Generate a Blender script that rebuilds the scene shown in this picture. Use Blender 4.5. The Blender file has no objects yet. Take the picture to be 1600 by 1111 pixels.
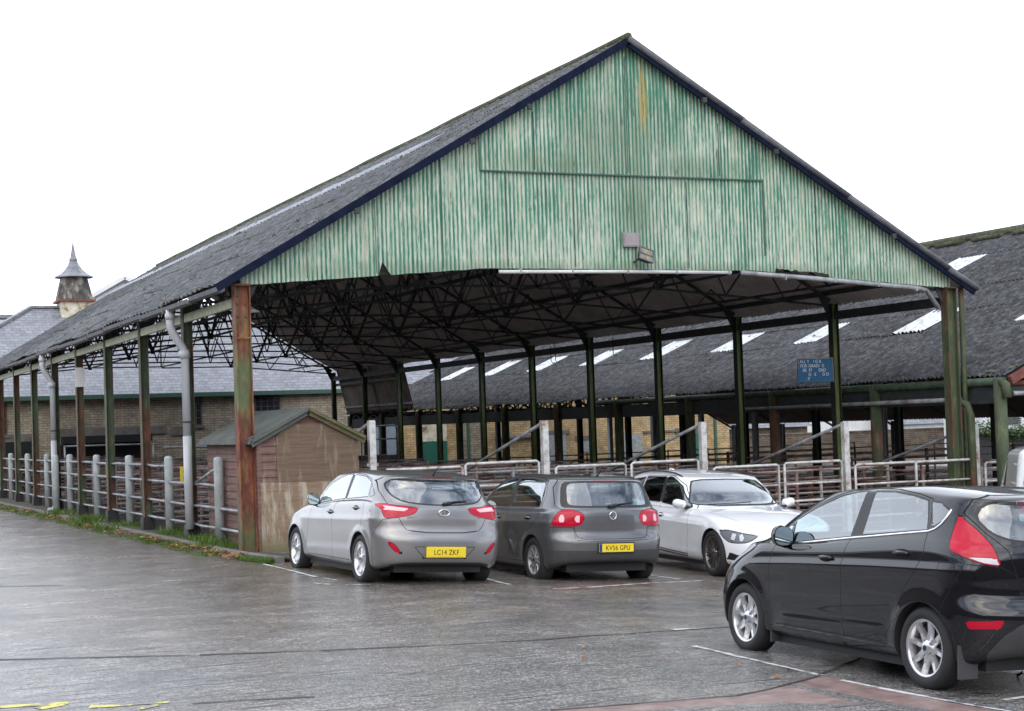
import bpy, bmesh, math, random
import numpy as np
from mathutils import Vector, Matrix
random.seed(7)
SC = bpy.context.scene
R = math.radians
# ---------------------------------------------------------------- camera
F_, PITCH, YAW, ROLL = 2536.8, 0.02969, 0.42496, -0.034328
CAM = Vector((-6.8016, -25.4267, 1.9411))
fw = Vector((math.sin(YAW)*math.cos(PITCH), math.cos(YAW)*math.cos(PITCH), math.sin(PITCH)))
rt = Vector((math.cos(YAW), -math.sin(YAW), 0)); up = rt.cross(fw)
rt2 = math.cos(ROLL)*rt + math.sin(ROLL)*up; up2 = -math.sin(ROLL)*rt + math.cos(ROLL)*up
cd = bpy.data.cameras.new('camera'); cam = bpy.data.objects.new('camera', cd)
bpy.context.collection.objects.link(cam)
cam.matrix_world = Matrix(((rt2.x, up2.x, -fw.x, CAM.x), (rt2.y, up2.y, -fw.y, CAM.y), (rt2.z, up2.z, -fw.z, CAM.z), (0, 0, 0, 1)))
cd.sensor_width = 36; cd.lens = F_/1600*36; cd.shift_y = (587.04-555.5)/1600
cd.clip_end = 3000; cd.clip_start = .2
SC.camera = cam
# ---------------------------------------------------------------- sky: bright broken overcast
W = bpy.data.worlds.new('World'); SC.world = W; W.use_nodes = True
nt = W.node_tree; N = nt.nodes; L = nt.links; N.clear()
SUN_EL, SUN_AZ = R(38), R(205)      # azimuth measured from +Y towards +X
sky = N.new('ShaderNodeTexSky'); sky.sky_type = 'NISHITA'; sky.sun_disc = False
sky.sun_elevation = SUN_EL; sky.sun_rotation = SUN_AZ; sky.air_density = 1.0; sky.dust_density = 2.5
tc = N.new('ShaderNodeTexCoord'); mp = N.new('ShaderNodeMapping'); mp.inputs['Scale'].default_value = (1, 1, 2.2)
no = N.new('ShaderNodeTexNoise'); no.inputs['Scale'].default_value = 2.1; no.inputs['Detail'].default_value = 7; no.inputs['Roughness'].default_value = .58
cr = N.new('ShaderNodeValToRGB'); cr.color_ramp.elements[0].position = .36; cr.color_ramp.elements[1].position = .52
sep = N.new('ShaderNodeSeparateXYZ')
# cloud deck is unbroken towards +Y (the side the photograph looks at) and breaks up behind
mr = N.new('ShaderNodeMapRange'); mr.inputs[1].default_value = -.25; mr.inputs[2].default_value = .35
ad = N.new('ShaderNodeMath'); ad.operation = 'MAXIMUM'
mx = N.new('ShaderNodeMix'); mx.data_type = 'RGBA'
cl = N.new('ShaderNodeMix'); cl.data_type = 'RGBA'; cl.inputs[6].default_value = (3.6, 4.8, 7.2, 1); cl.inputs[7].default_value = (12.9, 13.8, 15.4, 1)
n2 = N.new('ShaderNodeTexNoise'); n2.inputs['Scale'].default_value = 3.3; n2.inputs['Detail'].default_value = 5
n2r = N.new('ShaderNodeMapRange'); n2r.inputs[1].default_value = .35; n2r.inputs[2].default_value = .6
ad2 = N.new('ShaderNodeMath'); ad2.operation = 'MAXIMUM'
bg = N.new('ShaderNodeBackground'); bg.inputs[1].default_value = .10; ou = N.new('ShaderNodeOutputWorld')
L.new(tc.outputs['Generated'], mp.inputs[0]); L.new(mp.outputs[0], no.inputs[0]); L.new(no.outputs[0], cr.inputs[0])
L.new(tc.outputs['Generated'], sep.inputs[0]); L.new(sep.outputs['Y'], mr.inputs[0])
L.new(cr.outputs[0], ad.inputs[0]); L.new(mr.outputs[0], ad.inputs[1])
L.new(mp.outputs[0], n2.inputs[0]); L.new(n2.outputs[0], n2r.inputs[0])
L.new(n2r.outputs[0], ad2.inputs[0]); L.new(mr.outputs[0], ad2.inputs[1]); L.new(ad2.outputs[0], cl.inputs[0])
L.new(ad.outputs[0], mx.inputs[0]); L.new(sky.outputs[0], mx.inputs[6]); L.new(cl.outputs[2], mx.inputs[7])
L.new(mx.outputs[2], bg.inputs[0]); L.new(bg.outputs[0], ou.inputs[0])
sd = bpy.data.lights.new('sun', 'SUN'); sd.energy = 1.0; sd.angle = R(75); sd.color = (1, .96, .9)
so = bpy.data.objects.new('sun', sd); bpy.context.collection.objects.link(so)
dv = Vector((math.sin(SUN_AZ)*math.cos(SUN_EL), math.cos(SUN_AZ)*math.cos(SUN_EL), math.sin(SUN_EL)))
so.rotation_euler = dv.to_track_quat('Z', 'Y').to_euler()
SC.view_settings.view_transform = 'Standard'; SC.view_settings.look = 'None'
SC.view_settings.exposure = 0.58; SC.view_settings.gamma = 1
SC.render.resolution_x = 1024; SC.render.resolution_y = 711

# ---------------------------------------------------------------- helpers
COL = bpy.context.collection
ORG = {}
def tag(o, label=None, cat=None, group=None, kind=None):
    if label: o['label'] = label
    if cat: o['category'] = cat
    if group: o['group'] = group
    if kind: o['kind'] = kind
    return o
def empty(name, loc, label=None, cat=None, group=None):
    o = bpy.data.objects.new(name, None); COL.objects.link(o); o.location = loc; o.empty_display_size = .2
    ORG[o.name] = Vector(loc); return tag(o, label, cat, group)
def origin_of(o):
    return ORG.get(o.name, Vector((0, 0, 0))) if o else None
def mkobj(name, verts, faces, mat, parent=None, smooth=False, org=None, mats=None, fm=None):
    if parent is not None: o0 = origin_of(parent)
    else: o0 = Vector(org) if org is not None else Vector((0, 0, 0))
    me = bpy.data.meshes.new(name)
    me.from_pydata([(v[0]-o0[0], v[1]-o0[1], v[2]-o0[2]) for v in verts], [], faces)
    for m in (mats or [mat]): me.materials.append(m)
    if fm is not None: me.polygons.foreach_set('material_index', fm)
    if smooth: me.polygons.foreach_set('use_smooth', [True]*len(me.polygons))
    me.update()
    o = bpy.data.objects.new(name, me); COL.objects.link(o)
    if parent is not None: o.parent = parent
    else: o.location = o0
    ORG[o.name] = o0
    return o
class MB:
    def __init__(s): s.v = []; s.f = []
    def add(s, vs, fs):
        b = len(s.v); s.v += [tuple(v) for v in vs]; s.f += [tuple(i+b for i in f) for f in fs]; return s
    def box(s, x0, x1, y0, y1, z0, z1):
        return s.add([(x0,y0,z0),(x1,y0,z0),(x1,y1,z0),(x0,y1,z0),(x0,y0,z1),(x1,y0,z1),(x1,y1,z1),(x0,y1,z1)],
                     [(0,3,2,1),(4,5,6,7),(0,1,5,4),(1,2,6,5),(2,3,7,6),(3,0,4,7)])
    def bar(s, a, b, w, h=None, upv=(0,0,1)):
        h = h or w; a = Vector(a); b = Vector(b); d = (b-a).normalized(); u = Vector(upv)
        if abs(d.dot(u)) > .98: u = Vector((0,1,0)) if abs(d.y) < .9 else Vector((1,0,0))
        r = d.cross(u).normalized(); u = r.cross(d)
        q = []
        for p_ in (a, b):
            for i, j in ((-1,-1),(1,-1),(1,1),(-1,1)): q.append(p_ + r*(w/2*i) + u*(h/2*j))
        return s.add(q, [(0,3,2,1),(4,5,6,7),(0,1,5,4),(1,2,6,5),(2,3,7,6),(3,0,4,7)])
    def angle(s, a, b, w, t=.008, upv=(0,0,1), flip=1):
        a = Vector(a); b = Vector(b); d = (b-a).normalized(); u = Vector(upv)
        if abs(d.dot(u)) > .98: u = Vector((0,1,0))
        r = d.cross(u).normalized()*flip; u = r.cross(d)*flip
        prof = [(0,0),(w,0),(w,t),(t,t),(t,w),(0,w)]
        q = [p_ + r*x + u*y for p_ in (a, b) for x, y in prof]
        n = 6
        return s.add(q, [(i,(i+1)%n,(i+1)%n+n,i+n) for i in range(n)] + [tuple(range(n-1,-1,-1)), tuple(range(n,2*n))])
    def tube(s, pts, r, n=8, caps=True):
        pts = [Vector(p_) for p_ in pts]; rs = r if isinstance(r, (list, tuple)) else [r]*len(pts)
        b = len(s.v); pr = None
        for i, p_ in enumerate(pts):
            d = (pts[min(i+1,len(pts)-1)] - pts[max(i-1,0)]).normalized()
            if pr is None:
                pr = d.cross(Vector((0,0,1)))
                if pr.length < .05: pr = d.cross(Vector((0,1,0)))
            pr = (pr - d*pr.dot(d)).normalized(); q = d.cross(pr)
            for k in range(n):
                t = 2*math.pi*k/n; s.v.append(tuple(p_ + (pr*math.cos(t) + q*math.sin(t))*rs[i]))
        for i in range(len(pts)-1):
            for k in range(n):
                a = b+i*n+k; c = b+i*n+(k+1)%n; s.f.append((a, c, c+n, a+n))
        if caps:
            s.f.append(tuple(b+k for k in range(n-1,-1,-1))); s.f.append(tuple(b+(len(pts)-1)*n+k for k in range(n)))
        return s
    def lathe(s, prof, c, n=16, ax='z'):
        b = len(s.v)
        for r, h in prof:
            for k in range(n):
                t = 2*math.pi*k/n; x, y = r*math.cos(t), r*math.sin(t)
                s.v.append((c[0]+x, c[1]+y, c[2]+h) if ax == 'z' else (c[0]+h, c[1]+x, c[2]+y))
        for i in range(len(prof)-1):
            for k in range(n):
                a = b+i*n+k; d = b+i*n+(k+1)%n; s.f.append((a, d, d+n, a+n))
        return s
    def prism(s, poly, a, b, ax='y'):
        n = len(poly)
        def P(u, w, t): return (u, t, w) if ax == 'y' else ((t, u, w) if ax == 'x' else (u, w, t))
        q = [P(u, w, a) for u, w in poly] + [P(u, w, b) for u, w in poly]
        return s.add(q, [(i,(i+1)%n,(i+1)%n+n,i+n) for i in range(n)] + [tuple(range(n-1,-1,-1)), tuple(range(n,2*n))])
    def build(s, name, mat, parent=None, smooth=False, org=None): return mkobj(name, s.v, s.f, mat, parent, smooth, org)
def gz(x, y):
    sp = lambda t: .5*(t+math.sqrt(t*t+.25))
    return -.062*sp(x) + .042*sp(x-7) + .02*sp(x-15) + .012 + .004*min(y, 0)

# ---------------------------------------------------------------- materials
MAT = {}
def newmat(name):
    m = bpy.data.materials.new(name); m.use_nodes = True; t = m.node_tree; t.nodes.clear()
    o = t.nodes.new('ShaderNodeOutputMaterial'); p_ = t.nodes.new('ShaderNodeBsdfPrincipled'); t.links.new(p_.outputs[0], o.inputs[0])
    MAT[name] = m; return m, t, p_
def nd(t, ty, **kw):
    n = t.nodes.new(ty)
    for k, v in kw.items():
        if k.startswith('i_'):
            key = k[2:]; n.inputs[int(key) if key.isdigit() else key].default_value = v
        else: setattr(n, k, v)
    return n
def noise(t, scale=(1,1,1), sc=5, det=5, rough=.6, coord='Object', src=None):
    m = nd(t, 'ShaderNodeMapping'); m.inputs['Scale'].default_value = scale
    if src is None:
        c = nd(t, 'ShaderNodeTexCoord'); t.links.new(c.outputs[coord], m.inputs[0])
    else: t.links.new(src, m.inputs[0])
    n = nd(t, 'ShaderNodeTexNoise'); n.inputs['Scale'].default_value = sc; n.inputs['Detail'].default_value = det; n.inputs['Roughness'].default_value = rough
    t.links.new(m.outputs[0], n.inputs[0]); return n.outputs[0]
def worldpos(t): return nd(t, 'ShaderNodeNewGeometry').outputs['Position']
def ramp(t, src, stops, interp='LINEAR'):
    r = nd(t, 'ShaderNodeValToRGB'); e = r.color_ramp; e.interpolation = interp
    while len(e.elements) < len(stops): e.elements.new(.5)
    for i, (p_, c) in enumerate(stops):
        e.elements[i].position = p_; e.elements[i].color = (c, c, c, 1) if isinstance(c, (int, float)) else (*c, 1)
    t.links.new(src, r.inputs[0]); return r.outputs[0]
def mixc(t, f, a, b, mode='MIX'):
    m = nd(t, 'ShaderNodeMix', data_type='RGBA', blend_type=mode)
    for i, v in ((0, f), (6, a), (7, b)):
        if isinstance(v, (int, float)) : m.inputs[i].default_value = v if i == 0 else (v, v, v, 1)
        elif isinstance(v, tuple): m.inputs[i].default_value = (*v, 1)
        else: t.links.new(v, m.inputs[i])
    return m.outputs[2]
def mathn(t, op, a, b=0.):
    m = nd(t, 'ShaderNodeMath', operation=op)
    for i, v in ((0, a), (1, b)):
        if isinstance(v, (int, float)): m.inputs[i].default_value = v
        else: t.links.new(v, m.inputs[i])
    return m.outputs[0]
def bump(t, p_, h, st=.3, dist=.02):
    b = nd(t, 'ShaderNodeBump'); b.inputs['Strength'].default_value = st; b.inputs['Distance'].default_value = dist
    t.links.new(h, b.inputs['Height']); t.links.new(b.outputs[0], p_.inputs['Normal'])
def mottled(name, stops, sc=4, scale=(1,1,1), rough=.8, bst=.25, bd=.01, det=6, metal=0, spec=.5, rg=.62):
    m, t, p_ = newmat(name); n = noise(t, scale, sc, det, rg, src=worldpos(t))
    t.links.new(ramp(t, n, stops), p_.inputs['Base Color'])
    p_.inputs['Roughness'].default_value = rough; p_.inputs['Metallic'].default_value = metal; p_.inputs['Specular IOR Level'].default_value = spec
    if bst: bump(t, p_, n, bst, bd)
    return m
def plain(name, col, rough=.5, metal=0, spec=.5, var=.12, coat=0):
    m, t, p_ = newmat(name); n = noise(t, (1,1,1), 9, 4)
    d = tuple(c*(1-var) for c in col); l = tuple(min(1, c*(1+var)) for c in col)
    t.links.new(ramp(t, n, [(.3, d), (.7, l)]), p_.inputs['Base Color'])
    p_.inputs['Roughness'].default_value = rough; p_.inputs['Metallic'].default_value = metal; p_.inputs['Specular IOR Level'].default_value = spec
    p_.inputs['Coat Weight'].default_value = coat; return m

# green painted rusty steel posts
def post_mat(name, rust_lo, base, moss, rk=1.):
    m, t, p_ = newmat(name); wp = worldpos(t)
    n = noise(t, (1,1,.35), 7, 8, .7, src=wp); n2_ = noise(t, (1,1,.25), 2.1, 4, .6, src=wp)
    paint = ramp(t, n, [(.3, tuple(c*.55 for c in base)), (.55, base), (.75, moss)])
    rust = ramp(t, n, [(.3, (.045*rk,.018,.012)), (.5, (.15*rk,.055,.033)), (.62, (.24*rk,.10*rk,.045)), (.75, (.22,.18,.08))])
    f = ramp(t, n2_, [(rust_lo, 0.), (rust_lo+.09, 1.)])
    t.links.new(mixc(t, f, paint, rust), p_.inputs['Base Color']); p_.inputs['Roughness'].default_value = .72
    bump(t, p_, n, .5, .006); return m
post_mat('post_rust', .40, (.13,.16,.07), (.27,.27,.11), 1.25)
post_mat('post_green', .50, (.07,.09,.045), (.19,.19,.075), .8)
post_mat('post_moss', .66, (.14,.19,.06), (.26,.31,.09))
post_mat('post_flange_shaded', .62, (.022,.028,.02), (.06,.07,.035), .5)  # near-black green: the shade on the flanges is put into the colour
post_mat('post_left', .46, (.075,.105,.06), (.20,.19,.12), .75)
plain('beam_cream', (.42,.44,.29), .6, var=.25)
mottled('steel_dark', [(.3,(.022,.027,.03)),(.6,(.045,.052,.05)),(.8,(.09,.07,.045))], 6, rough=.7)
mottled('dark_navy', [(.3,(.006,.009,.022)),(.7,(.014,.018,.04))], 5, rough=.9, spec=.08)
mottled('roll_grey', [(.3,(.07,.072,.08)),(.7,(.15,.15,.16))], 6, rough=.6)
mottled('pipe_grey', [(.3,(.36,.38,.40)),(.7,(.55,.57,.59))], 3, (1,1,.4), rough=.45, bst=.05)
mottled('pipe_white', [(.25,(.45,.43,.40)),(.6,(.68,.68,.66))], 3, rough=.5, bst=.05)
def roofmat(name, a, b, moss, mf):
    m, t, p_ = newmat(name); wp = worldpos(t)
    n = noise(t, (1,1,1), 5, 9, .72, src=wp); big = noise(t, (1,1,1), .5, 4, .6, src=wp); sp_ = noise(t, (1,1,1), 13, 4, .7, src=wp)
    base = ramp(t, n, [(.41, a), (.50, tuple((x+y)*.42 for x, y in zip(a, b))), (.60, b)])
    f = mathn(t, 'MULTIPLY', ramp(t, sp_, [(.53, 0.), (.64, 1.)]), ramp(t, big, [(mf, .15), (mf+.25, 1.)]))
    c = mixc(t, f, base, moss)
    li = ramp(t, noise(t, (1,1,1), 21, 2, .5, src=wp), [(.70, 0.), (.74, .6)])
    t.links.new(mixc(t, li, c, (.33,.34,.30)), p_.inputs['Base Color']); p_.inputs['Roughness'].default_value = .75
    p_.inputs['Specular IOR Level'].default_value = .35
    bump(t, p_, mathn(t, 'ADD', n, f), .8, .03); return m
roofmat('roof_main', (.035,.036,.042), (.17,.172,.18), (.075,.075,.035), .38)
roofmat('roof_side', (.016,.016,.019), (.095,.093,.10), (.05,.05,.03), .42)
roofmat('roof_green', (.045,.047,.03), (.11,.115,.06), (.085,.10,.03), .45)
mottled('sheet_under', [(.3,(.11,.09,.08)),(.55,(.20,.165,.14)),(.8,(.28,.24,.20))], 1.2, (1,2,1), rough=.9, bst=.1)
def backed(name, front, back):
    m, t, p_ = newmat(name); f = MAT[front]; # front look with a plain grey reverse side
    bpy.data.materials.remove(m); m = f.copy(); m.name = name; MAT[name] = m; t = m.node_tree
    out = [n for n in t.nodes if n.type == 'OUTPUT_MATERIAL'][0]; p0 = [n for n in t.nodes if n.type == 'BSDF_PRINCIPLED'][0]
    p1 = t.nodes.new('ShaderNodeBsdfPrincipled'); p1.inputs['Roughness'].default_value = .95; p1.inputs['Specular IOR Level'].default_value = .1
    n = noise(t, (1,.6,1), 1.6, 6, .65, src=worldpos(t)); t.links.new(ramp(t, n, [(.3, tuple(c*.6 for c in back)), (.7, back)]), p1.inputs['Base Color'])
    g = nd(t, 'ShaderNodeNewGeometry'); mxs = nd(t, 'ShaderNodeMixShader')
    t.links.new(g.outputs['Backfacing'], mxs.inputs[0]); t.links.new(p0.outputs[0], mxs.inputs[1]); t.links.new(p1.outputs[0], mxs.inputs[2]); t.links.new(mxs.outputs[0], out.inputs[0])
backed('roof_main2', 'roof_main', (.74,.66,.62)); backed('roof_side2', 'roof_side', (.26,.21,.19))
# translucent roof light sheets
m, t, p_ = newmat('rooflight'); n = noise(t, (1,1,1), 6, 5, .6, src=worldpos(t))
t.links.new(ramp(t, n, [(.33,(.22,.22,.22)),(.42,(.48,.49,.51)),(.6,(.66,.68,.71))]), p_.inputs['Base Color']); p_.inputs['Roughness'].default_value = .35
mottled('rooflight_old', [(.35,(.14,.145,.15)),(.6,(.34,.36,.40))], 4, rough=.5, bst=.1)
# faded green corrugated gable
m, t, p_ = newmat('gable_paint'); wp = worldpos(t); sx = nd(t, 'ShaderNodeSeparateXYZ'); t.links.new(wp, sx.inputs[0])
sn_ = mathn(t, 'SINE', mathn(t, 'MULTIPLY', sx.outputs['X'], 2*math.pi/.0762))     # the crests stand towards -Y where the sine is high
crest = nd(t, 'ShaderNodeMapRange'); crest.inputs[1].default_value = -1; crest.inputs[2].default_value = 1
t.links.new(sn_, crest.inputs[0])
st = noise(t, (13,1,.55), 1.0, 7, .72, src=wp); st2 = noise(t, (5,1,.35), .8, 6, .7, src=wp); pat = noise(t, (1,1,.7), .55, 5, .65, src=wp); fine = noise(t, (1.4,1,.16), 15, 6, .75, src=wp); low = mathn(t, 'MULTIPLY', mathn(t, 'SUBTRACT', 6.6, sx.outputs['Z']), .045)
green = ramp(t, st2, [(.32,(.012,.10,.062)),(.5,(.035,.185,.115)),(.68,(.10,.29,.185))])
white = ramp(t, fine, [(.32,(.28,.38,.28)),(.5,(.50,.57,.45)),(.66,(.72,.70,.60))])
wear = mathn(t, 'ADD', mathn(t, 'MULTIPLY', crest.outputs[0], .34), mathn(t, 'ADD', mathn(t, 'MULTIPLY', st, .62), mathn(t, 'ADD', low, mathn(t, 'MULTIPLY', pat, .75))))
wear = mathn(t, 'ADD', wear, mathn(t, 'MULTIPLY', mathn(t, 'SUBTRACT', fine, .5), .7))
c = mixc(t, ramp(t, wear, [(.75, 0.), (1.0, .85)]), green, white)
bare = mathn(t, 'MULTIPLY', ramp(t, st2, [(.50, 0.), (.64, .8)]), ramp(t, fine, [(.45, 0.), (.6, 1.)]))
c = mixc(t, bare, c, (.50,.42,.31))
# dark algae: centre patch, along the overlap and the lower edge
def blob(cx, cz, rx, rz):
    a = mathn(t, 'MULTIPLY', mathn(t, 'SUBTRACT', sx.outputs['X'], cx), 1/rx); b = mathn(t, 'MULTIPLY', mathn(t, 'SUBTRACT', sx.outputs['Z'], cz), 1/rz)
    r2 = mathn(t, 'ADD', mathn(t, 'MULTIPLY', a, a), mathn(t, 'MULTIPLY', b, b))
    return mathn(t, 'SUBTRACT', 1., mathn(t, 'MINIMUM', r2, 1.))
alg = mathn(t, 'MAXIMUM', blob(7.0, 6.9, 1.5, 1.1), mathn(t, 'MAXIMUM', blob(7.3, 5.7, .7, .9), blob(7.0, 6.45, 3.2, .4)))
alg = mathn(t, 'MULTIPLY', mathn(t, 'ADD', mathn(t, 'MAXIMUM', alg, 0.), mathn(t, 'MAXIMUM', blob(7.1, 4.55, 9.0, .25), 0.)), ramp(t, st2, [(.36, .1), (.52, 1.)]))
alg = mathn(t, 'MULTIPLY', alg, ramp(t, fine, [(.35, .2), (.6, 1.)]))
c = mixc(t, mathn(t, 'MULTIPLY', alg, .75), c, (.045,.10,.04))
dirt = ramp(t, noise(t, (9,1,.9), 2.2, 6, .75, src=wp), [(.585, 0.), (.66, .9)])
c = mixc(t, dirt, c, (.05,.06,.045))
lic = mathn(t, 'MULTIPLY', blob(7.46, 7.75, .1, .75), ramp(t, fine, [(.4, 0.), (.52, 1.)]))
c = mixc(t, lic, c, (.42,.27,.04))
t.links.new(c, p_.inputs['Base Color']); p_.inputs['Roughness'].default_value = .62; bump(t, p_, fine, .25, .006)
# walls
def brickmat(name, c1, c2, mortar, dark=.0, sc=1., swap=None, bumpd=.01):
    m, t, p_ = newmat(name); wp = worldpos(t); sx = nd(t, 'ShaderNodeSeparateXYZ'); t.links.new(wp, sx.inputs[0])
    cb = nd(t, 'ShaderNodeCombineXYZ'); t.links.new(sx.outputs['Y' if swap else 'X'], cb.inputs[0]); t.links.new(sx.outputs['Z'], cb.inputs[1])
    b = nd(t, 'ShaderNodeTexBrick'); t.links.new(cb.outputs[0], b.inputs[0]); b.inputs['Scale'].default_value = 1
    b.inputs['Color1'].default_value = (*c1, 1); b.inputs['Color2'].default_value = (*c2, 1); b.inputs['Mortar'].default_value = (*mortar, 1)
    b.inputs['Brick Width'].default_value = .32*sc; b.inputs['Row Height'].default_value = .105*sc; b.inputs['Mortar Size'].default_value = .012*sc
    n = noise(t, (1,1,1), 3, 6, .65, src=wp); big = noise(t, (1,1,1), .5, 4, .6, src=wp)
    c = mixc(t, 1., b.outputs[0], ramp(t, n, [(.3,.62),(.7,1.25)]), 'MULTIPLY')
    c = mixc(t, 1., c, ramp(t, big, [(.35,1.-dark),(.65,1.)]), 'MULTIPLY')
    t.links.new(c, p_.inputs['Base Color']); p_.inputs['Roughness'].default_value = .9; bump(t, p_, b.outputs[1], -.3, bumpd); return m
brickmat('brick_yellow', (.62,.46,.24), (.48,.33,.16), (.27,.21,.13), .25)
brickmat('brick_buff', (.50,.42,.31), (.36,.30,.22), (.19,.17,.14), .35)
brickmat('brick_brown', (.17,.12,.08), (.10,.075,.05), (.22,.19,.15), .5)
m, t, p_ = newmat('slate'); wp = worldpos(t); sx = nd(t, 'ShaderNodeSeparateXYZ'); t.links.new(wp, sx.inputs[0])
cb = nd(t, 'ShaderNodeCombineXYZ'); t.links.new(sx.outputs['X'], cb.inputs[0]); t.links.new(sx.outputs['Z'], cb.inputs[1])
b = nd(t, 'ShaderNodeTexBrick'); t.links.new(cb.outputs[0], b.inputs[0]); b.inputs['Scale'].default_value = 1
b.inputs['Color1'].default_value = (.235,.24,.262,1); b.inputs['Color2'].default_value = (.165,.168,.185,1); b.inputs['Mortar'].default_value = (.11,.11,.13,1)
b.inputs['Brick Width'].default_value = .34; b.inputs['Row Height'].default_value = .125; b.inputs['Mortar Size'].default_value = .011; b.inputs['Bias'].default_value = -.2
n = noise(t, (1,1,1), 4, 6, .7, src=wp); t.links.new(mixc(t, 1., b.outputs[0], ramp(t, n, [(.3,.7),(.7,1.3)]), 'MULTIPLY'), p_.inputs['Base Color'])
p_.inputs['Roughness'].default_value = .38; bump(t, p_, b.outputs[1], -.6, .02)
mottled('render_white', [(.3,(.62,.62,.64)),(.7,(.80,.80,.80))], 1.5, rough=.9, bst=.1)
mottled('cream_board', [(.36,(.22,.15,.09)),(.46,(.55,.49,.36)),(.7,(.74,.70,.58))], 3, rough=.8)
mottled('tower_wood', [(.38,(.04,.036,.036)),(.5,(.10,.09,.08)),(.64,(.30,.27,.21))], 4, (1,1,.4), rough=.85)
mottled('lead', [(.3,(.13,.13,.15)),(.7,(.26,.26,.28))], 4, rough=.5)
mottled('stone_lintel', [(.3,(.09,.08,.075)),(.7,(.2,.18,.16))], 2, rough=.9)
plain('fascia_green', (.045,.10,.075), .5); plain('door_green', (.02,.12,.085), .5); plain('door_bluegrey', (.22,.27,.33), .5)
plain('panel_grey', (.30,.32,.32), .7, var=.3); plain('black_hole', (.012,.012,.014), .9); plain('frame_wood', (.07,.05,.045), .6); plain('frame_cream', (.5,.48,.4), .6)
m, t, p_ = newmat('house_glass'); p_.inputs['Base Color'].default_value = (.02,.025,.04,1); p_.inputs['Roughness'].default_value = .12
mottled('paint_white_steel', [(.34,(.28,.14,.08)),(.40,(.40,.37,.34)),(.6,(.60,.60,.58))], 7, (1,1,1), rough=.5, bst=.1)
mottled('galv', [(.34,(.14,.13,.13)),(.5,(.27,.28,.29)),(.7,(.42,.43,.44))], 4, rough=.45, bst=.08)
mottled('galv_post', [(.3,(.30,.33,.33)),(.55,(.43,.47,.47)),(.75,(.54,.57,.56))], 4, rough=.55, bst=.08)
mottled('pen_rail', [(.36,(.12,.055,.04)),(.45,(.26,.19,.17)),(.58,(.38,.34,.32)),(.7,(.50,.46,.44))], 3, rough=.6, bst=.1)
mottled('pen_rust', [(.3,(.09,.035,.025)),(.5,(.20,.12,.10)),(.7,(.36,.32,.31))], 3, rough=.7, bst=.1)
mottled('rust_red', [(.3,(.10,.03,.02)),(.6,(.22,.07,.05))], 5, rough=.7)
mottled('kerb_stone', [(.3,(.09,.085,.08)),(.6,(.19,.185,.175)),(.8,(.27,.26,.24))], 6, rough=.85)
mottled('bitumen', [(.3,(.012,.012,.013)),(.7,(.035,.033,.03))], 8, rough=.6)
# timber
def timber(name, a, b, pale, pf, horiz=True):
    m, t, p_ = newmat(name); wp = worldpos(t)
    g = noise(t, (1.5,1.5,22) if horiz else (22,22,1.2), 1.6, 6, .65, src=wp); w_ = noise(t, (6,6,1.0), 1.3, 7, .72, src=wp)
    low = nd(t, 'ShaderNodeSeparateXYZ'); t.links.new(wp, low.inputs[0])
    c = mixc(t, ramp(t, w_, [(pf, 0.), (pf+.14, 1.)]), ramp(t, g, [(.3, a), (.7, b)]), pale)
    al = mathn(t, 'MULTIPLY', ramp(t, low.outputs['Z'], [(.05, .9), (.35, 0.)]), ramp(t, w_, [(.4, .2), (.6, 1.)]))
    c = mixc(t, al, c, (.10,.10,.02))
    t.links.new(c, p_.inputs['Base Color']); p_.inputs['Roughness'].default_value = .8; bump(t, p_, g, .3, .006); return m
timber('hut_boards', (.11,.055,.043), (.23,.135,.115), (.28,.22,.18), .53)
timber('hut_ply', (.11,.072,.045), (.19,.13,.088), (.28,.22,.165), .54)
timber('hut_ply_low', (.17,.11,.065), (.29,.21,.14), (.42,.36,.28), .48)
mottled('gutter_green', [(.35,(.018,.035,.02)),(.6,(.05,.085,.045))], 5, rough=.6)
timber('hut_mossy', (.08,.065,.035), (.17,.14,.07), (.08,.09,.03), .5)
mottled('roof_felt', [(.3,(.065,.075,.065)),(.7,(.125,.135,.12))], 3, rough=.85, bst=.2)
# ground: wet brushed concrete
m, t, p_ = newmat('wet_concrete'); wp = worldpos(t)
big = noise(t, (1,1,1), .35, 4, .6, src=wp); mid = noise(t, (1,1,1), 1.6, 6, .65, src=wp); fi = noise(t, (1,1,1), 17, 8, .85, src=wp); grain = noise(t, (1,1,1), 52, 3, .7, src=wp)
rot = nd(t, 'ShaderNodeMapping'); rot.inputs['Rotation'].default_value = (0, 0, R(9)); rot.inputs['Scale'].default_value = (1.1,17,1); t.links.new(wp, rot.inputs[0])
gr = nd(t, 'ShaderNodeTexNoise'); gr.inputs['Scale'].default_value = .9; gr.inputs['Detail'].default_value = 5; gr.inputs['Roughness'].default_value = .6; t.links.new(rot.outputs[0], gr.inputs[0])
st3 = nd(t, 'ShaderNodeMapping'); st3.inputs['Rotation'].default_value = (0, 0, R(9)); st3.inputs['Scale'].default_value = (5,24,1); t.links.new(wp, st3.inputs[0])
sg3 = nd(t, 'ShaderNodeTexNoise'); sg3.inputs['Scale'].default_value = 1.6; sg3.inputs['Detail'].default_value = 5; sg3.inputs['Roughness'].default_value = .75; t.links.new(st3.outputs[0], sg3.inputs[0])
base = ramp(t, mathn(t, 'ADD', mathn(t, 'MULTIPLY', mid, .15), mathn(t, 'ADD', mathn(t, 'MULTIPLY', mathn(t, 'ADD', mathn(t, 'MULTIPLY', fi, .45), mathn(t, 'MULTIPLY', grain, .55)), .72), mathn(t, 'MULTIPLY', sg3.outputs[0], .13))), [(.43,(.02,.019,.02)),(.47,(.115,.112,.11)),(.53,(.205,.20,.195)),(.575,(.46,.45,.44))])
yy = nd(t, 'ShaderNodeSeparateXYZ'); t.links.new(wp, yy.inputs[0])
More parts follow.
